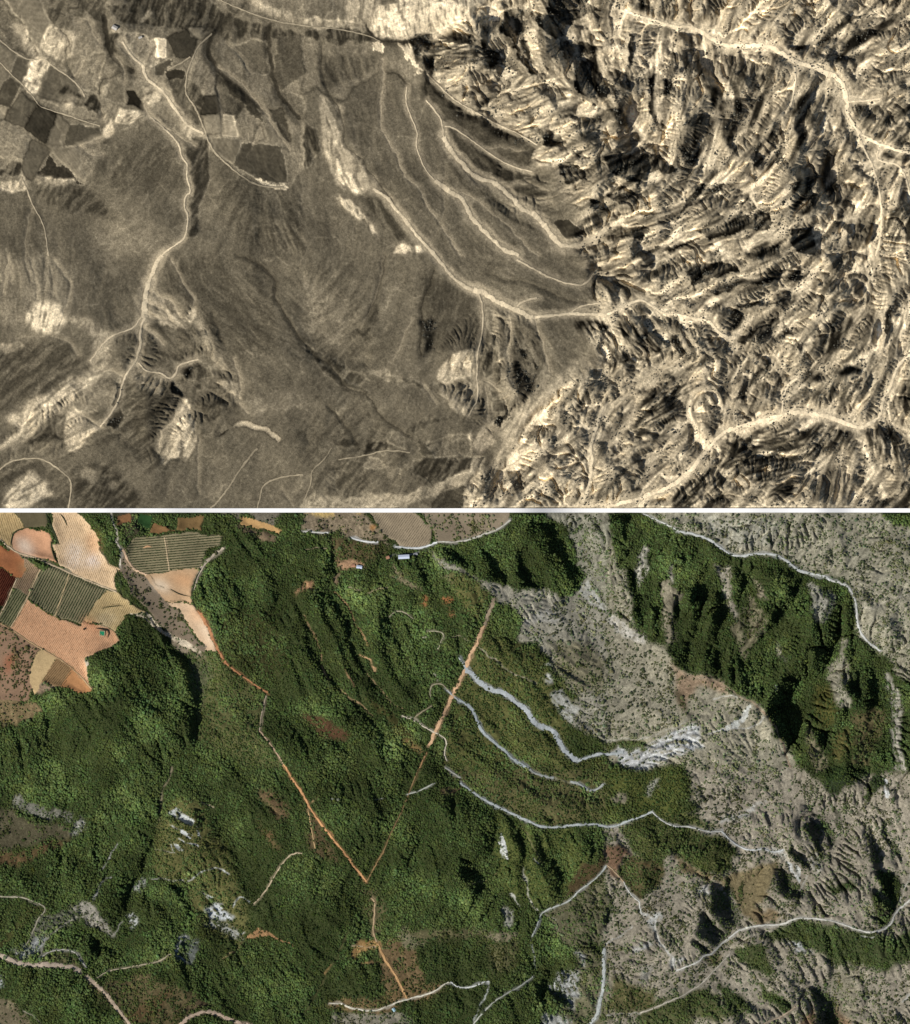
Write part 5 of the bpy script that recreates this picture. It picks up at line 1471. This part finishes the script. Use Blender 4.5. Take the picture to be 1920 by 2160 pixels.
# the two cut edges meet the strip between them at one common height
prof = blur(((T.h[-1]+B.h[0])/2)[None], 14)[0]
for L_, r0 in ((T, -1), (B, 0)):                              # long gentle ramp first, so neither side drops at the strip
    dif = blur((prof-blur(L_.h[r0][None], 14)[0])[None], 10)[0]; ramp = np.clip(1-np.abs(L_.Y-L_.y[r0])/330, 0, 1); L_.h += dif[None]*ramp**2*(3-2*ramp)
def settle(L, row0, sgn):
    d = np.abs(L.Y-L.y[row0])/24; w = np.clip(1-d, 0, 1)**2*(3-2*np.clip(1-d, 0, 1)); L.h += (prof[None]-L.h)*np.clip(w, 0, 1)
settle(T, -1, -1); settle(B, 0, 1)
TOPLAND(); lay_lines(T, lines, True)
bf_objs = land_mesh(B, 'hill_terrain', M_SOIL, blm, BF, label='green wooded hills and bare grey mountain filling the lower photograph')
lay_lines(B, blines, False)

# crop rows: low ribs running across their field
def in_poly(x, y, p):
    ins = np.zeros(x.shape, bool)
    for (xa, ya), (xb, yb) in zip(p, np.roll(p, -1, 0)):
        if ya == yb: continue
        ins ^= ((ya > y) != (yb > y)) & (x < (xb-xa)*(y-ya)/(yb-ya)+xa)
    return ins
M_ROWS = material('crop_row', build=soil_nodes(.7, 1.3, .25, .5, .2))
for k, p, ang, sp, c, base in rows:
    if k not in bf_objs: continue
    t = math.radians(ang); d = np.array([math.cos(t), -math.sin(t)]); nn = np.array([d[1], -d[0]])
    u = p@nn; v = p@d; vine = c.mean() < alb((90,90,60)).mean()
    V = []; F = []; C = []; wdt = (1.05 if vine else .8)
    for off in np.arange(u.min()+sp/2, u.max(), sp):
        s = np.arange(v.min(), v.max(), 2.5 if vine else 4.0)
        pp = nn*off + s[:,None]*d
        ok = in_poly(pp[:,0], pp[:,1], p) & (pp[:,0] > -25) & (pp[:,1] > 1082)
        idx = np.flatnonzero(ok)
        if len(idx) < 2: continue
        for run in np.split(idx, np.flatnonzero(np.diff(idx) > 1)+1):
            if len(run) < 2: continue
            q = pp[run]; n = len(q); j = B.rng.standard_normal(n)*(.22 if vine else .08)
            ht = (1.7+B.rng.random(n)*.9) if vine else (.5+.2*B.rng.random(n))
            hw = wdt*(1+.25*B.rng.standard_normal(n))
            for side, zz in ((-1, -.1), (0, 1), (1, -.1)):
                r = q + nn*(j+side*hw)[:,None]; z = B.at(r[:,0], r[:,1]) + (ht if zz == 1 else zz)
                wx, wy = world(r[:,0], r[:,1]); V.append(np.c_[wx, wy, z])
            b0 = sum(len(a) for a in V)-3*n; a = np.arange(n-1)
            for o in (0, n): F.append(np.stack([b0+o+a, b0+o+a+1, b0+o+n+a+1, b0+o+n+a], -1))
            C.append(np.tile(c*(1+.16*B.rng.standard_normal((n,1))), (3,1)))
    if V: mesh_obj('crop_rows', np.vstack(V), np.vstack(F), M_ROWS, parent=bf_objs[k], colours=np.clip(np.vstack(C), 0, 1), kind='stuff')

# white strip between the two landscapes, a low wall that hides the cut edges of both
xs = np.linspace(-600, 2520, 500); za = T.at(xs, xs*0+1072.5); zb = B.at(xs, xs*0+1081.0)
env = np.maximum(za, zb)+.8
wx, wyt = world(xs, 1072.3); _, wyb = world(xs, 1081.1); n = len(xs); a = np.arange(n-1)
V = np.vstack([np.c_[wx, np.full(n, wyb), env*0-150], np.c_[wx, np.full(n, wyb), env], np.c_[wx, np.full(n, wyt), env], np.c_[wx, np.full(n, wyt), env*0-150]])
F = np.vstack([np.stack([a+o, a+1+o, a+1+n+o, a+n+o], -1) for o in (0, n, 2*n)])
mesh_obj('white_strip', V, F, material('white_paint', (.95,.95,.95), .8), kind='structure', label='plain white strip between the sepia and the green landscape')
gx = 9000
mesh_obj('ground', [(-gx,-gx,-160),(gx,-gx,-160),(gx,gx,-160),(-gx,gx,-160)], [(0,1,2,3)], material('distant_ground', (.1,.08,.05)), kind='structure')

# ================================================================ trees and shrubs
def crown_mesh(name, seed, lobes, sub=1):
    rnd = random.Random(seed); bm = bmesh.new()
    for k in range(lobes):
        g = bmesh.ops.create_icosphere(bm, subdivisions=sub, radius=.5 if k == 0 else .36)
        a = rnd.uniform(0, 6.28); off = (0,0,0) if k == 0 else (math.cos(a)*.3, math.sin(a)*.3, rnd.uniform(-.15,.15))
        for v in g['verts']:
            f = 1+rnd.uniform(-.28,.28); v.co = (v.co.x*f+off[0], v.co.y*f+off[1], (v.co.z*f*.9+off[2])+.42)
    me = bpy.data.meshes.new(name); bm.to_mesh(me); bm.free(); me.materials.append(M_LEAF)
    return me
CROWNS = [crown_mesh('shrub_crown', 5+i, 1 if i < 2 else 2, 1) for i in range(4)]
BIG = [crown_mesh('tree_crown', 50+i, 3, 2) for i in range(4)]

def scatter(L, spacing, dens, hz):
    gx = np.arange(-20, 1940, spacing); gy = np.arange(L.y[0]+2, L.y[-1]-1, spacing)
    X, Y = np.meshgrid(gx, gy); X = X+L.rng.uniform(-.5,.5,X.shape)*spacing*1.1; Y = Y+L.rng.uniform(-.5,.5,Y.shape)*spacing*1.1
    X, Y = X.ravel(), Y.ravel(); p = L.at(X, Y, dens)
    k = L.rng.random(X.shape) < p; k &= (Y > L.y[0]+4) & (Y < L.y[-1]-4)
    return X[k], Y[k], p[k]

def zone(x, y, top):
    cx = ['left edge', 'left', 'centre left', 'centre right', 'right', 'right edge'][min(5, int(x/320))]
    cy = ['top', 'upper', 'lower', 'bottom'][min(3, int((y-(0 if top else 1080))/270))]
    return cy+' '+cx
ORD = 'first second third fourth fifth sixth seventh eighth ninth tenth eleventh twelfth thirteenth fourteenth fifteenth sixteenth seventeenth eighteenth nineteenth twentieth twenty-first twenty-second twenty-third twenty-fourth twenty-fifth twenty-sixth twenty-seventh twenty-eighth'.split()
node_cache = {}
def instancer(name, label, X, Y, Z, size, sq, tints, vid, protos, **props):
    wx, wy = world(X, Y); me = bpy.data.meshes.new(name); n = len(X)
    me.vertices.add(n); me.vertices.foreach_set('co', np.c_[wx, wy, Z].astype(np.float32).ravel())
    def at(nm, ty, key, arr): a = me.attributes.new(nm, ty, 'POINT'); a.data.foreach_set(key, np.asarray(arr).ravel())
    at('size', 'FLOAT_VECTOR', 'vector', np.c_[size, size*np.random.default_rng(3).uniform(.75,1.15,n), size*sq].astype(np.float32))
    at('turn', 'FLOAT_VECTOR', 'vector', np.c_[np.zeros(n), np.zeros(n), np.random.default_rng(4).uniform(0,6.28,n)].astype(np.float32))
    at('pick', 'INT', 'value', vid.astype(np.int32))
    at('leaf_tint', 'FLOAT_COLOR', 'color', np.c_[tints, np.ones(n)].astype(np.float32))
    o = bpy.data.objects.new(name, me); COL.objects.link(o); o['label'] = label; o['kind'] = 'stuff'
    for a, b in props.items(): o[a] = b
    ng = bpy.data.node_groups.new(name, 'GeometryNodeTree')
    ng.interface.new_socket('Geometry', in_out='INPUT', socket_type='NodeSocketGeometry'); ng.interface.new_socket('Geometry', in_out='OUTPUT', socket_type='NodeSocketGeometry')
    N, Lk = ng.nodes.new, ng.links.new
    gi, go = N('NodeGroupInput'), N('NodeGroupOutput'); io = N('GeometryNodeInstanceOnPoints'); jn = N('GeometryNodeJoinGeometry')
    for pr in reversed(protos):
        oi = N('GeometryNodeObjectInfo'); oi.transform_space = 'ORIGINAL'; oi.inputs['Object'].default_value = pr; oi.inputs['As Instance'].default_value = True
        Lk(oi.outputs['Geometry'], jn.inputs[0])
    def attr(nm, ty):
        q = N('GeometryNodeInputNamedAttribute'); q.data_type = ty; q.inputs['Name'].default_value = nm; return q.outputs['Attribute']
    Lk(gi.outputs[0], io.inputs['Points']); Lk(jn.outputs[0], io.inputs['Instance']); io.inputs['Pick Instance'].default_value = True
    Lk(attr('pick', 'INT'), io.inputs['Instance Index'])
    er = N('FunctionNodeEulerToRotation'); Lk(attr('turn', 'FLOAT_VECTOR'), er.inputs[0]); Lk(er.outputs[0], io.inputs['Rotation'])
    Lk(attr('size', 'FLOAT_VECTOR'), io.inputs['Scale']); Lk(io.outputs[0], go.inputs[0])
    mod = o.modifiers.new('scatter', 'NODES'); mod.node_group = ng
    return o

def plant(L, top, n_single):
    rng = L.rng; rh = L.rough
    clump = L.noise(50, 1.3); fine = L.noise(12, 1.0)
    if top:
        dens = np.clip(L.cover*(.4+2.0*clump+.9*st_top)*1.2, 0, .85)*.8
        dens = np.where(L.cover < .02, 0, dens)
        sp = 4.4
    else:
        c = L.cover
        dens = np.where(c > .8, np.clip(.90+.16*fine+.10*clump, 0, 1), np.clip(c*1.45*(1+.55*clump+.7*fine*(1-c)), 0, 1)*.95)
        dens = np.where(c < .03, c*.4, dens)
        sp = 3.2
    X, Y, P = scatter(L, sp, dens, None)
    c = L.at(X, Y, L.cover)
    n = len(X); g = rng.standard_normal(n)
    if top:
        size = np.clip(2.3+.6*g+rng.exponential(.65, n), 1.6, 8)
        t = sepia(76)*np.array([.9,1.0,1.15]); tint = t*np.exp(.35*rng.standard_normal((n,1)))
    else:
        big = L.noise(120, 1.5); bb = L.at(X, Y, big)
        size = np.clip(np.where(c > .8, 3.3, 2.8)+.9*g+.5*bb*(c > .8)+rng.exponential(.85, n), 1.9, 9)
        base = alb((72,85,43)); gc = L.at(X, Y, L.rgb)
        mixw = np.clip(1.0-c, 0, 1)[:,None]*.25+.12
        tint = (base*(1-mixw)+gc*.9*mixw)*np.exp(.20*rng.standard_normal((n,1))+.26*bb[:,None])
        tint[:,0] *= np.exp(.06*rng.standard_normal(n)+.05*L.at(X, Y, clump)); tint[:,2] *= np.exp(.10*rng.standard_normal(n))
    Z = L.at(X, Y)-.15*size*M_PER_PX*.5
    cand = np.flatnonzero((c < (.5 if not top else 2)) & (X > 4) & (X < 1916) & (Y > L.y[0]+6) & (Y < min(L.y[-1], 2157)-3))
    if top: cand = cand[Y[cand] > 24]
    order = cand[np.argsort(-size[cand])][:n_single]
    single = np.zeros(n, bool); single[order] = True
    protos = []
    for q, i in enumerate(order):
        me = CROWNS[q % 4]; o = bpy.data.objects.new('shrub', me); COL.objects.link(o)
        wx, wy = world(X[i], Y[i]); o.location = (float(wx), float(wy), float(Z[i])); sz = float(size[i])*M_PER_PX
        o.scale = (sz, sz*rng.uniform(.8,1.15), sz*rng.uniform(.6,.85)); o.rotation_euler = (0,0,rng.uniform(0,6.28))
        o['leaf_tint'] = [float(v) for v in tint[i]]+[1.0]
        zn = zone(X[i], Y[i], top); mates = sorted(X[k] for k in order if zone(X[k], Y[k], top) == zn); r_ = mates.index(X[i])
        o['label'] = '%s %s from the left, %s of the %s land' % (ORD[min(r_, 27)], 'large dark shrub' if top else 'large green bush', zn, 'sepia' if top else 'green')
        o['category'] = 'shrub'; o['group'] = 'larger shrubs scattered over the %s slopes' % ('sepia' if top else 'green')
        if q < 4: protos.append(o)
    r = ~single; vid = rng.integers(0, 4, n)
    dense = r & (c > .6) if not top else np.zeros(n, bool)
    rest = r & ~dense
    instancer('scrub', 'small dark shrubs sprinkled over the sepia slopes' if top else 'small green shrubs sprinkled over the open slopes', X[rest], Y[rest], Z[rest], size[rest]*M_PER_PX, .7, tint[rest], vid[rest], protos)
    if dense.any(): instancer('forest', 'dense evergreen woodland covering the green hills', X[dense], Y[dense], Z[dense], size[dense]*M_PER_PX*.93, .72, tint[dense], vid[dense], protos)
    print('plants', top, n, 'dense', dense.sum())
st_top = T.streaks(read_dirs(TOP_DIR), 24, 3.5)
plant(T, True, 150)
plant(B, False, 150)
# ================================================================ houses, reservoir and other small things
def thing(name, label, cat, px, py, L, ang=0, group=None):
    o = bpy.data.objects.new(name, None); COL.objects.link(o); wx, wy = world(px, py)
    o.location = (float(wx), float(wy), float(L.at(px, py))); o.rotation_euler = (0,0,math.radians(ang)); o['label'] = label; o['category'] = cat
    if group: o['group'] = group
    return o
def plain(name, rgb, var=.12, rough=.9):
    def f(nt, b):
        N, Lk = nt.nodes.new, nt.links.new
        g = N('ShaderNodeNewGeometry'); n = N('ShaderNodeTexNoise'); n.inputs['Scale'].default_value = .5; n.inputs['Detail'].default_value = 4; Lk(g.outputs['Position'], n.inputs['Vector'])
        r = N('ShaderNodeMapRange'); r.inputs['From Min'].default_value = .3; r.inputs['From Max'].default_value = .7; r.inputs['To Min'].default_value = 1-var; r.inputs['To Max'].default_value = 1+var; Lk(n.outputs['Fac'], r.inputs['Value'])
        v = N('ShaderNodeVectorMath'); v.operation = 'SCALE'; v.inputs[0].default_value = tuple(float(q) for q in rgb); Lk(r.outputs[0], v.inputs['Scale']); Lk(v.outputs[0], b.inputs['Base Color'])
    return material(name, build=f, rough=rough)
M_WALL = plain('render_wall', alb((190,180,165))); M_DARK = plain('dark_opening', alb((40,40,42))); M_ROOFW = plain('pale_sheet_roof', alb((196,200,212))); M_ROOFG = plain('grey_roof', alb((150,148,146)))
M_TILE = plain('clay_roof', alb((176,128,98))); M_WATER = plain('green_water', alb((38,128,88)), .05, .5); M_BANK = plain('dark_bank', alb((58,50,40)), .25); M_BLUE = plain('faded_blue_sheet', alb((150,178,184)))
def boxm(name, parent, mat, x0, x1, y0, y1, z0, z1, **pr):
    v = [(x0,y0,z0),(x1,y0,z0),(x1,y1,z0),(x0,y1,z0),(x0,y0,z1),(x1,y0,z1),(x1,y1,z1),(x0,y1,z1)]
    return mesh_obj(name, v, [(3,2,1,0),(4,5,6,7),(0,1,5,4),(1,2,6,5),(2,3,7,6),(3,0,4,7)], mat, parent=parent, **pr)
def house(L, px, py, ln, wd, ang, label, roof, ht=4.0, cat='building', name='house', nwin=4):
    o = thing(name, label, cat, px, py, L, ang); a, b = ln/2, wd/2
    boxm('wall', o, M_WALL, -a, a, -b, b, -4, ht)
    e = .6; rise = wd*.24
    for s in (-1, 1):
        v = [(-a-e, s*(b+e), ht-.15), (a+e, s*(b+e), ht-.15), (a+e, 0, ht+rise), (-a-e, 0, ht+rise), (-a-e, s*(b+e), ht+.15), (a+e, s*(b+e), ht+.15), (a+e, 0, ht+rise+.3), (-a-e, 0, ht+rise+.3)]
        mesh_obj('roof', v, [(0,1,2,3),(4,5,6,7),(0,1,5,4),(1,2,6,5),(2,3,7,6),(3,0,4,7)], roof, parent=o)
    boxm('door', o, M_DARK, -1, 1, -b-.06, -b+.02, 0, 2.3)
    for k in range(nwin):
        x = -a+(k+.5)*ln/nwin
        if abs(x) < 1.8: x += 3
        boxm('window', o, M_DARK, x-.6, x+.6, -b-.05, -b+.02, 1.2, 2.4)
    return o
house(B, 852, 1174.5, 34, 12, 3, 'long building with a pale bluish white roof among the trees at the top centre', M_ROOFW, 6, nwin=7)
house(B, 818, 1176, 10, 8, 20, 'small reddish roofed house at the left end of the pale terrace', M_TILE)
house(B, 876, 1169, 14, 7, 12, 'low pale outbuilding at the right end of the terrace', M_ROOFG)
house(B, 758, 1196, 17, 9, -8, 'white roofed farmhouse beside the clearing left of the long building', M_ROOFW)
house(B, 745, 1193, 11, 8, 8, 'brown roofed barn just left of the white roofed farmhouse', M_TILE, cat='barn', name='barn')
house(B, 178, 1327, 6, 5, 30, 'tiny dark hut standing on the big orange field', M_BANK, 3, cat='hut', name='hut', nwin=1)
house(B, 831, 2130, 11, 8, -55, 'little shed with a faded blue roof below the pale bottom track', M_BLUE, 3, cat='shed', name='shed', nwin=1)
house(T, 296, 79, 11, 6, 20, 'small white farmhouse alone on a pale sepia field', M_WALL, 4, nwin=2)
house(T, 242, 58, 16, 12, -30, 'bright square farmstead roof among dark trees at the top left of the sepia photo', M_WALL, 5, nwin=3)
r = thing('reservoir', 'small square reservoir of bright green water on the orange field', 'reservoir', 215.5, 1336, B, -4)
boxm('water', r, M_WATER, -7, 7, -6.5, 6.5, -2, 1.0)
for k, (x0, x1, y0, y1) in enumerate([(-9, 9, 6.7, 8.6), (-9, 9, -8.6, -6.7), (-9, -7.2, -6.6, 6.6), (7.2, 9, -6.6, 6.6)]):
    boxm('embankment', r, plain('pale_bank', alb((176,158,120))) if k == 0 else bpy.data.materials['pale_bank'], x0, x1, y0, y1, -2, 1.9)
def mound(L, name, label, cat, line, width, ht, mat):
    p = resample(smooth_line(line), 1.2); n = len(p); t = np.gradient(p, axis=0); t /= np.hypot(*t.T)[:,None]+1e-9; nn = np.c_[-t[:,1], t[:,0]]
    V = []; taper = np.sin(np.linspace(.12, math.pi-.12, n))**.6; rg = np.random.default_rng(8)
    for k, z in ((-1,-.5),(-.6,.75),(0,1),(.6,.75),(1,-.5)):
        q = p+nn*(k*width/2*taper*(1+.12*rg.standard_normal(n)))[:,None]; wx, wy = world(q[:,0], q[:,1]); V.append(np.c_[wx, wy, L.at(q[:,0], q[:,1])+z*ht*taper])
    V = np.stack(V, 1).reshape(-1, 3); a = (np.arange(n-1)[:,None]*5+np.arange(4)[None]).ravel()
    o = mesh_obj(name, V, np.stack([a, a+1, a+6, a+5], -1), mat, label=label); o['category'] = cat
    return o
mound(B, 'earth_bank', 'dark curved earth bank wrapping the small green reservoir', 'bank', pts_of('G', '575,695 615,700 648,706 655,730 645,752'.split()), 4.5, 3, M_BANK)
mound(B, 'soil_heap', 'pale heap of soil lying in the wide vineyard', 'heap', pts_of('G', '858,214 885,203 908,208'.split()), 5, 2.5, plain('heap_soil', alb((196,150,106))))
M_HEDGE = plain('hedge_leaf', alb((56,62,40)), .4)
for tile, pts, wd, lab in [('G','275,5 295,60 320,120 355,195',8,'thick dark wedge of hedge pointing down between the top left fields'), ('G','360,10 385,40 403,85',2.6,'short thin hedge at the top of the long pale field'),
        ('G','310,180 312,220 325,270 350,312',4,'dark curved hedge between the pinkish plot and the pale field'), ('G','700,340 708,380 730,425 718,485',4,'small curved hedge beside the stream woods'),
        ('G','610,580 660,565 735,562',2,'thin dark hedge line lying alone in the olive field'), ('G','155,98 100,108 72,140 64,210',2.6,'hedge looping round the left end of the pinkish plot'),
        ('G','1020,460 1075,495 1140,506',1.6,'fine dark ditch hedge crossing the tan field'), ('G','1222,310 1170,400 1148,500 1160,560 1215,615',4,'dark hedge on the right edge of the tan fields'),
        ]:
    if lab: mound(B, 'hedge', lab, 'hedge', pts_of(tile, pts.split()), wd, 3.2, M_HEDGE)
